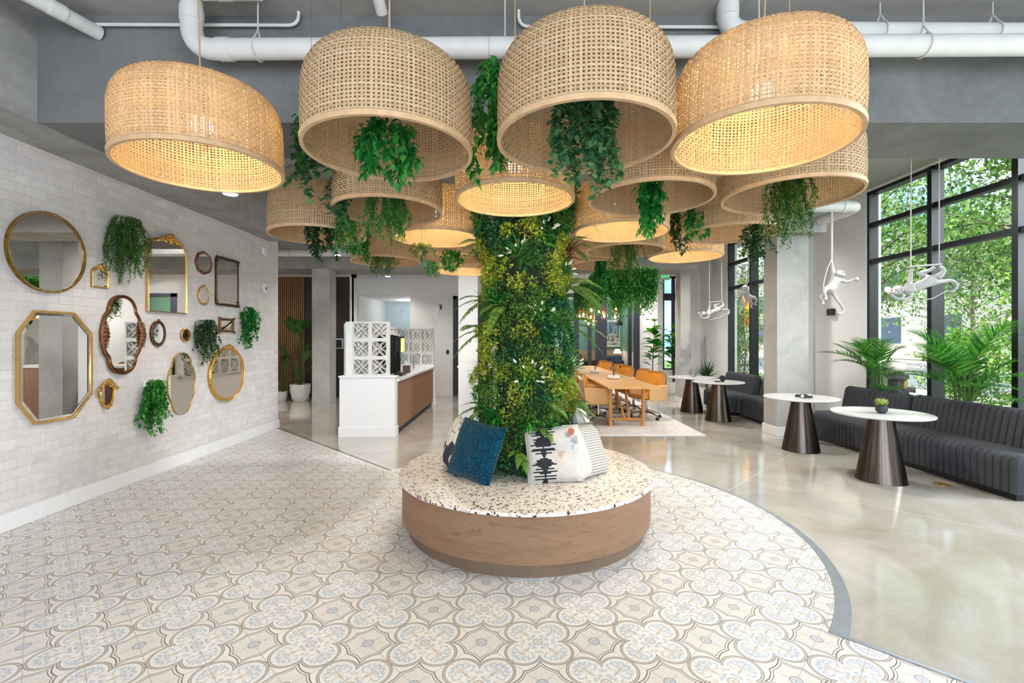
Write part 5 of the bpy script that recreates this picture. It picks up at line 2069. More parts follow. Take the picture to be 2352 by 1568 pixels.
# ------------------------------------------------------------------ conference rug, table, chairs
def m_rug():
    t_ = NT('faded rug')
    n_ = t_.noise(t_.world(), 5, 6, .7)
    n2_ = t_.noise(t_.world(), 26, 4, .7, .6)
    c = t_.ramp(n_, [(.35, lin((206, 198, 194))), (.65, lin((224, 218, 214)))])
    c = t_.mix(t_.ramp(n2_, [(.56, (0, 0, 0)), (.64, (.8, .8, .8))]), c, lin((150, 140, 146)))
    return t_.pbr(c, .95, spec=.1, normal=t_.bump(n2_, .2, .003))


t = thing('area_rug', 'pale worn patterned rug under the conference table', 'rug', (1.95, 11.0, 0))
MB().box(-1.15, 1.15, -3.57, 3.2, .001, .012).build('pile', m_rug(), t)
MB().box(-1.16, 1.16, -3.60, -3.57, .001, .012).build('fringe', M['base'], t)

M['oakleg'] = m_wood('oak legs', (186, 130, 74), (206, 150, 90), (196, 140, 82), scale=(8, 8, 1), grain=8, dist=.8)


def trestle(label, y0, y1):
    t_ = thing('conference_table', label, 'table', (2.03, (y0 + y1) / 2, 0), group='oak conference tables')
    h = (y1 - y0) / 2
    MB().box(-.44, .44, -h, h, .715, .75).build('table_top', M['oak'], t_, bevel=.004)
    for sy in (-1, 1):
        yy = sy * (h - .5)
        for sx in (-1, 1):
            MB().tube([(sx * .29, yy, .715), (sx * .29, yy, .012)], [.032, .036], 14).build('leg', M['oakleg'], t_, smooth=True, angle=40)
        MB().tube([(-.29, yy, .13), (.29, yy, .13)], .026, 12).build('crossbar', M['oakleg'], t_, smooth=True, angle=40)
        MB().box(-.32, .32, yy - .03, yy + .03, .67, .715).build('apron', M['oakleg'], t_)
        for sx in (-1, 1):
            MB().tube([(sx * .04, yy, .14), (sx * .10, yy - sy * .55, .70)], .024, 12).build('brace', M['oakleg'], t_, smooth=True, angle=40)
    return t_


trestle('light oak trestle conference table, near half of the long row', 7.66, 10.72)
trestle('light oak trestle conference table, far half of the long row', 10.74, 13.8)

M['mustard'] = m_fabric('mustard fabric', (206, 134, 30), (226, 154, 48), 200, bump=.3)
M['tan'] = m_fabric('tan leatherette', (214, 168, 112), (224, 180, 126), 60, rough=.5, bump=.1)
M['chrome'] = flat('polished chrome', (190, 192, 196), .12, 1.0)


def shell(w, h, th, cx, cz, tilt, curve, n=14, m_=10, rnd=.22):
    """upholstered pad in the yz-plane bulging; x thickness"""
    b_ = MB()
    idx = {}
    for s_ in (0, 1):
        for i in range(n + 1):
            for j in range(m_ + 1):
                u, v_ = i / n * 2 - 1, j / m_
                # rounded top corners
                k = max(0, (v_ - (1 - rnd)) / rnd)
                ww = w / 2 * (1 - .35 * k ** 2.5) * (.86 + .14 * math.sin(PI * (.15 + .6 * v_)))
                y = u * ww
                z = cz + v_ * h
                ed = (1 - abs(u) ** 4) * (1 - abs(v_ * 2 - 1) ** 6)
                x = cx + tilt * v_ + curve * u * u + (th * (.25 + .75 * ed ** .5)) * (.5 if s_ else -.5)
                b_.v.append((x, y, z))
    W_ = m_ + 1
    T_ = (n + 1) * W_
    for i in range(n):
        for j in range(m_):
            a = i * W_ + j
            b_.f.append((a, a + 1, a + W_ + 1, a + W_))
            b_.f.append((T_ + a, T_ + a + W_, T_ + a + W_ + 1, T_ + a + 1))
    for i in range(n):
        for j in (0, m_):
            a = i * W_ + j
            b_.f.append((a, a + W_, T_ + a + W_, T_ + a))
    for j in range(m_):
        for i in (0, n):
            a = i * W_ + j
            b_.f.append((a, T_ + a, T_ + a + 1, a + 1))
    return b_


def make_chair():
    """faces +x"""
    t_ = thing('conference_chair', 'x', 'chair', (0, 0, 0))
    shell(.52, .46, .06, -.245, .43, -.07, .06).build('backrest', M['mustard'], t_, smooth=True, angle=180)
    shell(.535, .48, .02, -.287, .42, -.07, .06).build('back_shell', M['tan'], t_, smooth=True, angle=180)
    MB().box(-.24, .25, -.235, .235, .40, .475).build('seat', M['mustard'], t_, smooth=True, angle=80, bevel=.035, seg=4)
    for s_ in (-1, 1):
        b_ = MB()
        pr = [(-.27, .36), (.10, .36), (.19, .40), (.20, .60), (.16, .645), (-.24, .66), (-.30, .64)]
        v = [(x_, s_ * .245, z_) for x_, z_ in pr] + [(x_, s_ * .285, z_) for x_, z_ in pr]
        n_ = len(pr)
        b_.add(v, [tuple(range(n_)), tuple(reversed(range(n_, 2 * n_)))] + [(i, i + n_, (i + 1) % n_ + n_, (i + 1) % n_) for i in range(n_)])
        b_.build('armrest', M['tan'], t_, smooth=True, angle=60, bevel=.014, seg=3)
    MB().box(-.13, .13, -.12, .12, .37, .40).build('mechanism', M['black'], t_, bevel=.01)
    MB().tube([(0, 0, .37), (0, 0, .22)], .017, 14).tube([(0, 0, .24), (0, 0, .07)], .026, 14).build('gas_column', M['chrome'], t_, smooth=True, angle=50)
    for k in range(5):
        a = 2 * PI * k / 5 + .3
        c_, s_ = math.cos(a), math.sin(a)
        MB().tube([(0, 0, .13), (c_ * .15, s_ * .15, .115), (c_ * .29, s_ * .29, .08)], [.022, .017, .011], 8).build('base_leg', M['chrome'], t_, smooth=True)
        ct = MB()
        for q in (-.014, .014):
            Mx = Matrix.Translation((c_ * .29 - s_ * q, s_ * .29 + c_ * q, .029)) @ Matrix.Rotation(a, 4, 'Z') @ Matrix.Rotation(PI / 2, 4, 'X')
            ct.lathe([(.01, -.011), (.027, -.009), (.027, .009), (.01, .011)], 14, M=Mx)
        ct.tube([(c_ * .29, s_ * .29, .085), (c_ * .29, s_ * .29, .04)], .007, 6)
        ct.build('caster', M['black'], t_, smooth=True, angle=50)
    return t_


ch = make_chair()
chairs = []
for k, (x, y) in enumerate(((1.60, 8.55), (1.60, 9.35), (1.58, 10.15), (1.58, 11.2), (1.58, 12.1), (1.58, 13.0))):
    chairs.append((x, y, -.12 + 0.08 * (-1) ** k, ('nearest mustard chair on the left side of the conference table', 'second mustard chair on the left side of the conference table', 'third mustard chair on the left side of the conference table',
                                          'fourth mustard chair on the left side of the conference table', 'fifth mustard chair on the left side, half hidden by the green column', 'sixth mustard chair on the left side, half hidden by the green column')[k]))
for k, (x, y) in enumerate(((2.60, 8.95), (2.58, 9.8), (2.48, 10.85), (2.48, 11.75), (2.44, 12.85), (2.44, 13.6))):
    chairs.append((x, y, PI + .42 + .10 * (-1) ** k, ('nearest mustard chair on the right side of the conference table', 'second mustard chair on the right side of the conference table', 'third mustard chair on the right side, behind the near white bowl',
                                              'fourth mustard chair on the right side of the conference table', 'fifth mustard chair on the right side, behind the far white bowl', 'last mustard chair at the far right end of the conference table')[k]))
for i, (x, y, rz, lb) in enumerate(chairs):
    o = ch if i == 0 else dup(ch)
    o.location = (x, y, .012)
    o.rotation_euler = (0, 0, rz)
    o['label'] = lb
    o['group'] = 'mustard conference chairs'

M['dry'] = leafmat('dried flower heads', [(0, (74, 40, 52)), (.5, (108, 66, 80)), (1, (140, 96, 104))], trans=.2)
for (x, y, lb, sd) in ((2.03, 9.25, 'low white bowl with dried dark flowers, near the front of the conference table', 1), (1.97, 10.95, 'low white bowl with dried purple flowers, middle of the conference table', 2), (1.85, 12.4, 'low white bowl with dried flowers, far end of the conference table', 3)):
    t = thing('flower_bowl', lb, 'flower bowl', (x, y, .75), group='white flower bowls on the conference table')
    MB().lathe([(.10, 0), (.125, .015), (.13, .045), (.12, .07), (.11, .07), (.10, .05), (.01, .05)], 32).build('bowl', M['pot'], t, smooth=True)
    g = np.random.default_rng(sd)
    b = MB()
    P, D = [], []
    for k in range(9):
        a = g.uniform(0, 6.28)
        hh = g.uniform(.16, .36)
        tip = (math.cos(a) * g.uniform(.03, .14), math.sin(a) * g.uniform(.03, .14), .05 + hh)
        b.tube([(0, 0, .05), (tip[0] * .35 + .01, tip[1] * .35, .05 + hh * .5), tip], .003, 5)
        for q in range(26):
            P.append(tip)
            D.append(g.normal(0, 1, 3))
    b.build('twigs', M['bark'], t)
    mesh_np('flower_heads', [scatter('', leaf_t(.6, .1, .1), P, D, [.032] * len(P), None)], M['dry'], t)

# ------------------------------------------------------------------ hanging green planter and bulbs over the table
t = thing('hanging_planter', 'long box of dense trailing greenery hung over the conference table', 'hanging planter', (2.05, 9.7, 2.62))
MB().box(-.36, .36, -1.55, 1.55, -.05, .10).build('trough', M['black'], t)
P, D, S, Nn = [], [], [], []
g = np.random.default_rng(5)
for k in range(17000):
    side = g.uniform()
    L1 = .52 + .10 * math.sin(k * .01)
    if side < .34:
        x, y = g.uniform(-.46, .46), -1.66 + g.normal(0, .05)
    elif side < .78:
        x, y = -.46 + g.normal(0, .05), g.uniform(-1.68, 1.68)
    else:
        x, y = .46 + g.normal(0, .05), g.uniform(-1.68, 1.68)
    z = .16 - g.uniform(0, 1) ** .9 * (L1 + .14 * math.sin(y * 9 + x * 13) + .08 * math.sin(y * 23))
    P.append((x, y, z))
    D.append((g.normal(0, .6) + x * .8, g.normal(0, .6) + (-.5 if side < .34 else 0), -.4 + g.normal(0, .5)))
    S.append(g.uniform(.035, .07))
    Nn.append((x, -.3, .8))
for k in range(4200):
    P.append((g.uniform(-.46, .46), g.uniform(-1.66, 1.66), .15 + g.uniform(-.04, .05)))
    D.append(g.normal(0, 1, 3))
    S.append(g.uniform(.04, .07))
    Nn.append((0, 0, 1))
o = mesh_np('greenery', [scatter('', PT, P, D, S, None, N=Nn)], M['leaf_mid'], t)
o['kind'] = 'stuff'
for sx in (-.3, .3):
    for sy in (-1.4, 0, 1.4):
        MB().tube([(sx, sy, .1), (sx, sy, CZ - 2.62)], .003, 5).build('suspension_wire', M['wire'], t)
M['filament'] = glow('filament bulb', (1.0, .62, .28), 9)
M['globe'] = m_glass('clear bulb glass', (1.0, .93, .82), .9)
M['copper'] = m_gold('copper socket', (206, 110, 50), (226, 134, 70), .3)
bul0 = thing('pendant_bulb', 'x', 'pendant bulb', (0, 0, 0))
MB().ball((0, 0, 0), .062, 20, 14).build('glass_globe', M['globe'], bul0, smooth=True)
MB().ball((0, 0, .0), (.022, .022, .032), 12, 8).build('filament', M['filament'], bul0, smooth=True)
MB().tube([(0, 0, .055), (0, 0, .075), (0, 0, .14)], [.022, .022, .016], 12).build('socket', M['copper'], bul0, smooth=True)
MB().tube([(0, 0, .13), (0, 0, .60)], .004, 5).build('cord', M['black'], bul0)
bulbs = [(1414, 711, 8.6), (1413, 728, 8.3), (1388, 726, 8.5), (1386, 718, 9.0), (1376, 715, 9.3), (1358, 712, 9.1), (1363, 739, 8.8), (1357, 728, 9.4), (1346, 735, 9.0), (1340, 722, 9.6), (1331, 727, 9.2), (1352, 743, 10.0)]
BL_ = ('rightmost and upper of the pair at the right end', 'rightmost and lower of the pair at the right end', 'large lower one left of the right end pair', 'upper one just left of the right end pair', 'small one half behind the large lower bulb', 'highest one in the middle of the cluster', 'lowest one in the middle of the cluster', 'one under the highest middle bulb', 'one left of the middle, mid height', 'upper one near the left end', 'leftmost beside the green column', 'lowest one at the left')
for i, (px, py, Y) in enumerate(bulbs):
    p = A(px, py, Y)
    o = dup(bul0, p, label='glowing globe bulb, ' + BL_[i], group='globe bulbs under the hanging planter')
    if i % 3 == 0:
        light('bulb_light', 'POINT', p - Vector((0, 0, .09)), 5, (1, .7, .4), radius=.05)
for c_ in list(bul0.children):
    bpy.data.objects.remove(c_)
bpy.data.objects.remove(bul0)

# ------------------------------------------------------------------ office behind the glass
t = thing('framed_picture', 'white framed picture of pale rocks on the green office wall', 'picture', (3.86, 17.87, 1.76))
MB().box(-.36, .36, -.03, 0, -.52, .52).build('frame', M['base'], t)
tp = NT('rock picture')
n_ = tp.noise(tp.co(), 4, 4, .6)
s_ = tp.sep(tp.co())
cc = tp.mix(tp.m1('GREATER_THAN', s_[2], tp.m1('ADD', -.18, tp.m1('MULTIPLY', n_, .3))), tp.ramp(tp.noise(tp.co(), 9, 3), [(.4, lin((120, 110, 104))), (.55, lin((232, 228, 226)))]), tp.ramp(tp.noise(tp.mapping(tp.co(), scale=(6, 1, .6)), 3, 3), [(.4, lin((74, 104, 122))), (.6, lin((168, 190, 200)))]))
MB().box(-.28, .28, -.036, -.03, -.44, .44).build('print', tp.pbr(cc, .4), t)
t = thing('office_desk', 'dark low desk inside the glass office', 'desk', (3.3, 17.2, 0))
MB().box(-.9, .8, -.3, .3, .70, .75).build('desktop', M['navy'], t)
MB().box(-.9, .8, .2, .25, 0, .7).box(-.9, -.85, -.3, .3, 0, .7).box(.75, .8, -.3, .3, 0, .7).build('panels', M['navy'], t)
t = thing('desk_lamp', 'small lit lamp on the desk behind the office glass', 'lamp', (3.95, 17.3, .75))
MB().lathe([(.09, 0), (.09, .015), (.012, .02), (.012, .30)], 18).build('base', M['gold'], t)
MB().lathe([(.15, .26), (.08, .42), (.078, .42)], 20).build('lamp_shade', glow('lit lamp shade', (1.0, .66, .34), 3.2), t, smooth=True)
t = thing('dome_pendant', 'dark dome pendant lamp inside the glass office', 'pendant lamp', (3.75, 16.2, 2.02))
MB().lathe([(.14, 0), (.13, .09), (.08, .16), (.02, .19), (.02, .22)], 24).build('shade', M['navy'], t, smooth=True)
MB().tube([(0, 0, .2), (0, 0, 1.03)], .005, 5).build('cord', M['black'], t)
t = thing('armchair', 'dark blue armchair inside the glass office', 'armchair', (3.6, 16.3, 0))
MB().box(-.35, .35, -.3, .3, .15, .45).build('seat', flat('blue upholstery', (50, 78, 104), .8), t, bevel=.05, seg=3)
MB().box(-.35, .35, .2, .34, .3, .95).build('backrest', flat('blue upholstery back', (50, 78, 104), .8), t, bevel=.06, seg=3)
for sx in (-.28, .28):
    for sy in (-.24, .24):
        MB().tube([(sx, sy, .16), (sx, sy, 0)], .018, 8).build('leg', M['black'], t)
t = thing('shelf_unit', 'dark shelf with small things inside the left part of the glass office', 'shelf', (1.9, 17.4, 0))
MB().box(-.5, .6, -.15, .15, 1.0, 1.04).box(-.5, .6, -.15, .15, .5, .54).box(-.5, -.46, -.15, .15, 0, 1.04).box(.56, .6, -.15, .15, 0, 1.04).build('boards', M['walnut'], t)
# exit sign
t = thing('exit_sign', 'green exit sign hanging before the back window', 'sign', (4.32, 13.0, 3.30))
MB().box(-.12, .12, -.015, .015, -.09, .09).build('panel', flat('exit sign plate', (206, 222, 208), .3), t)
MB().tube([(0, 0, .09), (0, 0, .70)], .006, 6).build('stem', M['rodm'], t)
cu = bpy.data.curves.new('lettering', 'FONT')
cu.body = 'EXIT'
cu.size = .115
cu.extrude = .002
cu.align_x = 'CENTER'
cu.align_y = 'CENTER'
cu.materials.append(glow('exit green', (.08, .75, .25), 1.2))
tmp = bpy.data.objects.new('lettering_curve', cu)
C.objects.link(tmp)
bpy.context.view_layer.update()
me = bpy.data.meshes.new_from_object(tmp.evaluated_get(bpy.context.evaluated_depsgraph_get()))
bpy.data.objects.remove(tmp)
o = bpy.data.objects.new('lettering', me)
C.objects.link(o)
o.parent = t
o.location = (0, -.018, 0)
o.rotation_euler = (PI / 2, 0, 0)
# fire alarm, box on wall
t = thing('fire_alarm_pull', 'small red fire alarm station on the pale pilaster right of the back column', 'fire alarm', (4.36, 11.36, 1.18))
MB().box(-.02, .03, -.05, .05, -.07, .07).build('housing', flat('alarm red', (196, 30, 28), .4), t, bevel=.006)
MB().box(-.01, .02, -.058, -.05, -.01, .03).build('handle', M['base'], t)
tag(MB().box(4.335, 4.365, 11.3, 11.4, 2.46, 2.6).build('wall_sensor', M['base'], bevel=.005), 'small white sensor high on the back column side', 'sensor')
tag(MB().box(XW - .06, XW, 8.35, 8.50, 1.98, 2.10).build('wall_speaker', M['black'], bevel=.006), 'small black box on the white wall behind the hanging monkey lamp', 'speaker')


# ------------------------------------------------------------------ monkey lamps
M['resin'] = flat('white resin', (176, 174, 172), .55, var=.03)
M['cablew'] = flat('white cable', (200, 196, 188), .6)


def skin(name, nodes, edges, mat, parent, root='pelvis', sub=2):
    names = list(nodes)
    me = bpy.data.meshes.new(name)
    me.from_pydata([nodes[k][0] for k in names], [(names.index(a), names.index(b_)) for a, b_ in edges], [])
    me.materials.append(mat)
    o_ = bpy.data.objects.new(name, me)
    C.objects.link(o_)
    o_.parent = parent
    md = o_.modifiers.new('skin', 'SKIN')
    md.use_smooth_shade = True
    sv = me.skin_vertices[0].data
    for i, k in enumerate(names):
        r_ = nodes[k][1] * 1.18
        sv[i].radius = (r_, r_) if not isinstance(r_, tuple) else r_
        sv[i].use_root = (k == root)
    s2 = o_.modifiers.new('sub', 'SUBSURF')
    s2.levels = sub
    s2.render_levels = sub
    return o_


def chain(nodes, edges, start, pre, pts):
    prev = start
    for i, (p_, r_) in enumerate(pts):
        k = f'{pre}{i}'
        nodes[k] = (p_, r_)
        edges.append((prev, k))
        prev = k
    return prev


def monkey(label, loc, rz, pose, s=1.0):
    t_ = thing('monkey_lamp', label, 'monkey lamp', loc, rz, 'white monkey lamps by the right windows')
    nodes, edges = pose['body']
    o_ = skin('body', nodes, edges, M['resin'], t_)
    hd = Vector(pose['head'])
    fd = Vector(pose['face']).normalized()
    up_ = Vector((0, 0, 1))
    sd = fd.cross(up_).normalized()
    uu = sd.cross(fd)
    R_ = Matrix((sd, fd, uu)).transposed().to_4x4()
    Mx = Matrix.Translation(hd) @ R_
    b_ = MB()
    b_.ball((0, 0, 0), (.052, .058, .056), 16, 12, M=Mx)
    b_.ball((0, .050, -.018), (.030, .028, .024), 12, 8, M=Mx)
    b_.ball((0, .040, .022), (.036, .018, .012), 12, 6, M=Mx)
    b_.build('head', M['resin'], t_, smooth=True)
    for q in (-1, 1):
        MB().ball((q * .054, -.004, .0), (.010, .016, .021), 10, 6, M=Mx).build('ear', M['resin'], t_, smooth=True)
    b_ = MB()
    for q in (-1, 1):
        b_.ball((q * .018, .052, .008), .006, 8, 6, M=Mx)
    b_.box(-.014, .014, .074, .078, -.026, -.023, M=Mx)
    b_.build('eyes_and_mouth', M['socket'], t_, smooth=True)
    bl = Vector(pose['bulb'])
    MB().ball(bl, .030, 16, 10).build('bulb', glow('monkey bulb', (1.0, .78, .50), 7) if 'mb' not in CACHE else CACHE['mb'], t_, smooth=True)
    CACHE['mb'] = t_.children[-1].data.materials[0]
    hb = Vector(pose['hand'])
    MB().tube([hb, hb.lerp(bl, .55)], .013, 10).build('bulb_socket', M['resin'], t_, smooth=True)
    # fingers curled round the socket
    ax = (bl - hb).normalized()
    e1 = ax.orthogonal().normalized()
    e2 = ax.cross(e1)
    b_ = MB()
    for k in range(5):
        cpt = hb + ax * (.006 * k - .004)
        b_.tube([cpt + (e1 * math.cos(a_) + e2 * math.sin(a_)) * .018 for a_ in (0, .8, 1.6, 2.4, 3.1 - .2 * k)], [.006, .006, .0055, .005, .004], 6)
    b_.build('fingers', M['resin'], t_, smooth=True)
    for ln in pose['ropes']:
        MB().tube(ln, .006, 6).build('rope', M['cablew'], t_, smooth=True)
    if pose.get('bar'):
        MB().tube(pose['bar'], .010, 10).build('swing_bar', M['resin'], t_, smooth=True)
    p_ = Vector(loc) + Matrix.Rotation(rz, 3, 'Z') @ bl
    light('monkey_light', 'POINT', p_ + Vector((0, 0, .0)), 1.6, (1, .75, .45), radius=.03)
    return t_


def swing_pose(z_top):
    """hanging from a trapeze by one hand and feet, body stretched left, bulb held out at the left; bar at z 0"""
    n, e = {}, []
    n['pelvis'] = ((.14, 0, -.17), .042)
    chain(n, e, 'pelvis', 'sp', [((.06, 0, -.20), .044), ((-.04, 0, -.235), .048), ((-.115, 0, -.26), .040), ((-.16, 0, -.27), .028)])
    # arm up to the bar
    chain(n, e, 'sp2', 'ua', [((-.06, .03, -.17), .024), ((-.055, .03, -.09), .019), ((-.055, .01, -.01), .017)])
    # arm holding the bulb
    chain(n, e, 'sp2', 'ba', [((-.08, -.03, -.33), .025), ((-.16, -.04, -.375), .018), ((-.25, -.04, -.36), .015), ((-.295, -.03, -.31), .015)])
    # legs up to the bar
    chain(n, e, 'pelvis', 'l1', [((.10, .04, -.12), .034), ((.05, .05, -.06), .024), ((.14, .04, -.045), .018), ((.19, .02, -.005), .017)])
    chain(n, e, 'pelvis', 'l2', [((.20, -.03, -.11), .034), ((.24, -.04, -.05), .022), ((.205, -.02, -.005), .017)])
    # tail
    chain(n, e, 'pelvis', 'ta', [((.24, 0, -.175), .020), ((.32, 0, -.16), .018), ((.375, 0, -.18), .017), ((.39, 0, -.235), .017), ((.35, 0, -.285), .016), ((.31, 0, -.28), .013)])
    return dict(body=(n, e), head=(-.205, 0, -.265), face=(-.9, -.35, -.15), bulb=(-.325, -.03, -.255), hand=(-.30, -.03, -.30),
                bar=[(-.09, 0, 0), (.24, 0, .02)], ropes=[[(-.07, 0, 0), (-.07, 0, z_top)], [(.215, 0, .018), (.215, 0, z_top)],
                                                       [(-.25, -.03, -.37), (-.05, 0, -.40), (.15, .0, -.36), (.3, 0, -.27)]])


def hang_pose(z_top, mir=1):
    """hanging by one hand (origin = hand), bulb held out to one side, tail curled below"""
    n, e = {}, []
    m_ = mir
    n['pelvis'] = ((-.02 * m_, 0, -.40), .042)
    chain(n, e, 'pelvis', 'sp', [((.03 * m_, 0, -.33), .044), ((.055 * m_, 0, -.25), .048), ((.06 * m_, 0, -.19), .034)])
    chain(n, e, 'sp1', 'ua', [((.035 * m_, .02, -.16), .026), ((.02 * m_, .02, -.08), .019), ((.0, 0, 0), .016)])
    chain(n, e, 'sp1', 'ba', [((.10 * m_, -.05, -.28), .024), ((.15 * m_, -.09, -.31), .017), ((.19 * m_, -.11, -.29), .014)])
    chain(n, e, 'pelvis', 'l1', [((-.10 * m_, -.05, -.38), .032), ((-.15 * m_, -.06, -.45), .022), ((-.11 * m_, -.05, -.52), .017), ((-.14 * m_, -.08, -.55), .014)])
    chain(n, e, 'pelvis', 'l2', [((-.05 * m_, .05, -.45), .032), ((-.12 * m_, .06, -.50), .022), ((-.08 * m_, .05, -.57), .017), ((-.11 * m_, .02, -.60), .014)])
    chain(n, e, 'pelvis', 'ta', [((.03 * m_, 0, -.47), .019), ((.07 * m_, 0, -.54), .016), ((.13 * m_, 0, -.61), .016), ((.165 * m_, 0, -.68), .015), ((.14 * m_, 0, -.735), .015), ((.08 * m_, 0, -.725), .013)])
    return dict(body=(n, e), head=(.085 * m_, -.03, -.19), face=(.55 * m_, -.8, -.1), bulb=(.245 * m_, -.13, -.275), hand=(.20 * m_, -.11, -.288),
                ropes=[[(0, 0, -.02), (0, 0, z_top)], [(.008, .0, -.02), (.014, 0, .5), (.004, 0, z_top)], [(0, 0, .02), (-.06, 0, -.12), (-.12, -.02, -.30), (-.14, -.04, -.45)], [(.19 * m_, -.1, -.30), (.12 * m_, 0, -.45), (.0, 0, -.40)]])


p = A(2108, 612, 5.2)
monkey('white monkey lamp stretched out on a trapeze before the large right window', p, math.radians(-8), swing_pose(CZ - p.z))
p = A(1910, 598, 6.35)
monkey('white monkey lamp hanging by one arm beside the grey right column', p, 0, hang_pose(CZ - p.z, 1))
p = A(1718, 640, 9.4)
monkey('white monkey lamp hanging before the far tall window', p, 0, hang_pose(CZ - p.z, -1), 1)
p = A(1636, 694, 10.6)
monkey('white monkey lamp on a trapeze against the far white wall', p, 0, swing_pose(CZ - p.z))

# ------------------------------------------------------------------ outside the windows
M['pave'] = m_concrete('pale pavement', (186, 180, 170), (206, 200, 190), rough=.9, scale=.6)
M['lawn'] = flat('grass verge', (96, 128, 62), .9, var=.3, scale=8)
M['road'] = flat('asphalt', (120, 120, 122), .9, var=.15, scale=3)
struct(MB().box(6.1, 60, -30, 80, -.25, -.05).build('ground', M['pave']))
struct(MB().box(7.6, 11, -30, 80, -.05, .02).build('planting_strip', M['lawn']))
struct(MB().box(13, 22, -30, 80, -.05, -.03).build('road', M['road']))
struct(MB().box(4.4, 6.1, 13.5, 80, -.25, -.05).build('ground_behind', M['pave']))
t = thing('building', 'pale building with an overhanging eave across the street', 'building', (34, 30, 0))
MB().box(-4, 8, -30, 40, 0, 9).build('walls', flat('cream render', (222, 212, 194), .8), t)
for k in range(14):
    for z in (1.2, 4.6):
        MB().box(-4.05, -3.98, -28 + k * 4.8, -26 + k * 4.8, z, z + 2.0).build('window', flat('dark panes', (80, 96, 110), .2) if k == 0 and z == 1.2 else bpy.data.materials['dark panes'], t)
MB().box(-5.2, 8, -31, 41, 9, 9.5).build('eave', M['base'], t)
tag(MB().box(6.3, 7.3, 8.6, 14.4, 4.5, 4.75).build('canopy', flat('beige canopy', (214, 204, 188), .8)), 'beige canopy over the pavement seen through the top left window pane', 'canopy')
M['tleaf'] = leafmat('street tree leaves', [(0, (60, 104, 38)), (.5, (108, 150, 62)), (1, (172, 200, 104))], trans=.5)
M['tleaf2'] = leafmat('shrub leaves', [(0, (56, 116, 30)), (.5, (110, 170, 52)), (1, (180, 214, 84))], trans=.5)
M['trunk'] = flat('grey brown bark', (112, 100, 86), .9, var=.2, scale=10)


def tree(name, label, loc, H_, R_, n, seed, mat, size=.11, z0=.35, cat='tree', group=None, trunk_r=.1, gaps=.5):
    g = np.random.default_rng(seed)
    t_ = thing(name, label, cat, loc, group=group)
    br, P, D, S = [], [], [], []
    trunk = [np.array((0, 0, 0)), np.array((g.normal(0, .08), g.normal(0, .08), H_ * .4)), np.array((g.normal(0, .15), g.normal(0, .15), H_ * .9))]
    br.append(tube_np(trunk, [trunk_r, trunk_r * .7, trunk_r * .2], 8))
    nb = 26
    for k in range(nb):
        u = z0 + (1 - z0) * (k / nb) ** .9
        a = k * 2.4 + g.uniform(-.4, .4)
        c0 = trunk[0] + (trunk[2] - trunk[0]) * min(1, u)
        ln = R_ * (math.sin(PI * (.22 + .72 * (u - z0) / (1 - z0))) ** .7) * g.uniform(.75, 1.1)
        tip = c0 + np.array((math.cos(a) * ln, math.sin(a) * ln, ln * g.uniform(.1, .55)))
        mid = (c0 + tip) / 2 + np.array((0, 0, .08 * ln))
        br.append(tube_np([c0, mid, tip], [trunk_r * .3, trunk_r * .18, .008], 5))
        m_ = n // nb
        w_ = g.uniform(.15, 1.05, m_)
        pts = c0 + (tip - c0) * w_[:, None] + g.normal(0, 1, (m_, 3)) * (R_ * .16) * np.array((1, 1, .7))
        P.append(pts)
        D.append(g.normal(0, 1, (m_, 3)) + np.array((0, 0, -.4)))
        S.append(size * g.uniform(.6, 1.3, m_))
    P, D, S = np.concatenate(P), np.concatenate(D), np.concatenate(S)
    mesh_np('crown', [scatter('', leaf_t(.5, .08, .1), P, D, S, None)], mat, t_)
    mesh_np('trunk', br, M['trunk'], t_)
    return t_


tree('street_tree', 'leafy street tree with a grey trunk seen through the right pane of the large window', (9.4, 8.2, 0), 7.6, 2.4, 11000, 31, M['tleaf'], .125, .33, group='street trees outside the large window', gaps=.4)
tree('street_tree', 'leafy street tree seen through the left pane of the large window', (9.8, 12.6, 0), 7.4, 2.3, 9000, 32, M['tleaf'], .125, .35, group='street trees outside the large window')
tree('street_tree', 'street tree at the right edge of the large window', (9.2, 4.6, 0), 7.5, 2.3, 9000, 33, M['tleaf'], .125, .33, group='street trees outside the large window')
tree('street_tree', 'street tree standing outside the far tall window', (9.6, 19.6, 0), 7.4, 2.3, 8000, 34, M['tleaf'], .11, .25, group='street trees outside the large window')
tree('street_tree', 'far street tree deeper along the pavement', (15.5, 22.0, 0), 8.5, 3.2, 8000, 35, M['tleaf'], .16, .25, group='street trees outside the large window')
tree('street_tree', 'far street tree across the road', (24, 24.0, 0), 9, 4, 7000, 36, M['tleaf'], .22, .2, group='street trees outside the large window')
for i, (x, y, h_, r_, lb) in enumerate(((7.9, 6.4, 2.9, .95, 'bright green bush outside the right pane of the large window'), (7.9, 4.8, 2.7, .9, 'bright green bush outside at the right edge of the window'), (8.2, 8.3, 1.8, .7, 'low bush outside behind the second palm'),
                                       (8.5, 11.2, 1.3, .7, 'low bush outside the left pane of the large window'), (7.8, 15.6, 2.9, .9, 'dark bush outside the far tall window'), (7.9, 17.4, 2.4, .8, 'bush outside the far tall window, left part'))):
    tree('garden_bush', lb, (x, y, 0), h_, r_, 5200, 40 + i, M['tleaf2'] if i < 4 else M['tleaf'], .075, .06, 'bush', 'bushes along the pavement', .03)
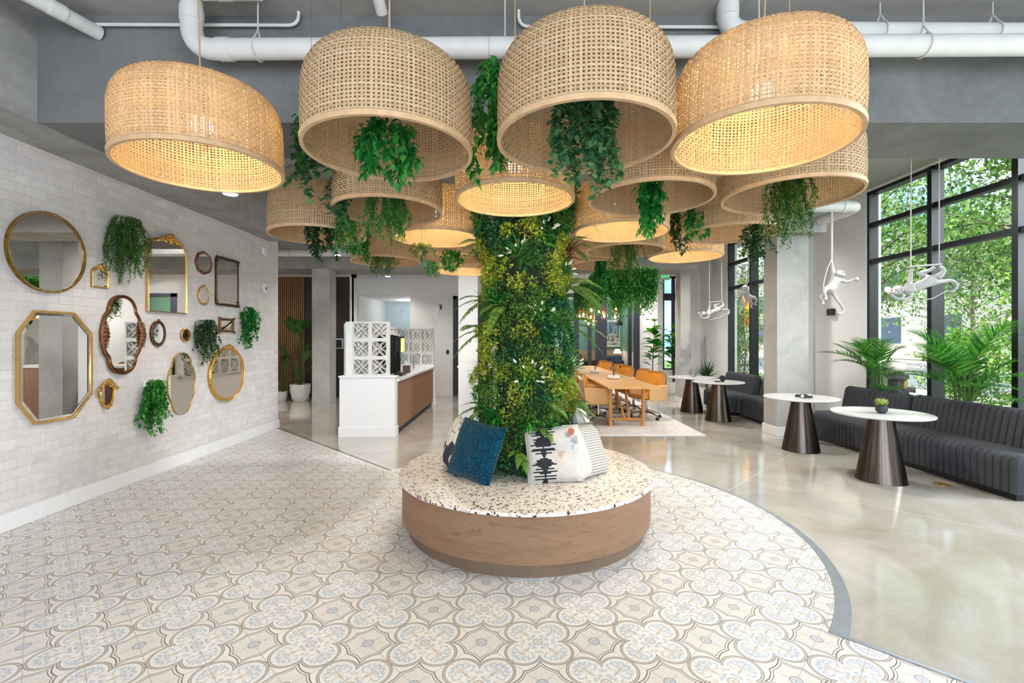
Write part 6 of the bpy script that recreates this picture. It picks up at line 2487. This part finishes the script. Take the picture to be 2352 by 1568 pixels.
# street lamp and banner
t = thing('street_lamp', 'ornate dark street lamp seen through the far tall window', 'street lamp', (7.55, 15.8, 0))
MB().lathe([(.16, 0), (.14, .5), (.07, .7), (.06, 3.0), (.09, 3.05), (.05, 3.15), (.05, 4.2), (.02, 4.4)], 16).build('post', M['wire'], t, smooth=True)
for q in (-1, 1):
    MB().tube([(0, 0, 3.5), (q * .25, 0, 3.7), (q * .42, 0, 3.95), (q * .42, 0, 4.05)], .02, 8).build('arm', M['wire'], t, smooth=True)
    MB().lathe([(.05, 0), (.13, .1), (.12, .3), (.02, .42)], 14, c=(q * .42, 0, 4.0)).build('lantern', M['pot'], t, smooth=True)
M['red'] = flat('red banner', (214, 52, 36), .7)
tb = NT('orange banner')
M['orange'] = tb.pbr(tb.ramp(tb.noise(tb.co(), 5, 3, .6, 1.0), [(.42, lin((226, 96, 22))), (.5, lin((248, 186, 20))), (.58, lin((236, 130, 30)))]), .7)
for (x, m_, lb) in ((7.38, 'red', 'red banner on the street lamp outside the far window'), (8.05, 'orange', 'orange and yellow banner on the street lamp outside the far window')):
    o = MB().box(-.17, .17, -.006, .006, 0, 1.25).build('banner', M[m_], loc=(x, 15.7, 1.95))
    tag(o, lb, 'banner')
    MB().tube([(-.17, 0, 1.26), (.2, 0, 1.26)], .012, 6).build('rod', M['wire'], o)
# standpipe outside the window
t = thing('standpipe', 'dark fire standpipe outside between the palms', 'hydrant', (6.75, 8.1, 0))
MB().tube([(0, 0, -.05), (0, 0, .62)], .11, 14).build('post', M['black'], t)
MB().lathe([(.17, .60), (.17, .66), (.13, .68), (.13, .84), (.17, .86), (.17, .92), (.05, .96)], 18).build('body', M['black'], t, smooth=True, angle=40)
for q in (-1, 1):
    MB().tube([(0, 0, .68), (q * .22, -.06, .66), (q * .25, -.07, .66)], [.05, .045, .055], 10).build('outlet', M['black'], t)
MB().tube([(.03, -.13, .70), (.03, -.15, .82)], .03, 8).build('bracket', M['floorbrass'], t)
MB().ball((0, 0, 1.05), (.16, .16, .12), 14, 8).build('cover', flat('weathered plastic', (150, 146, 138), .6), t, smooth=True)
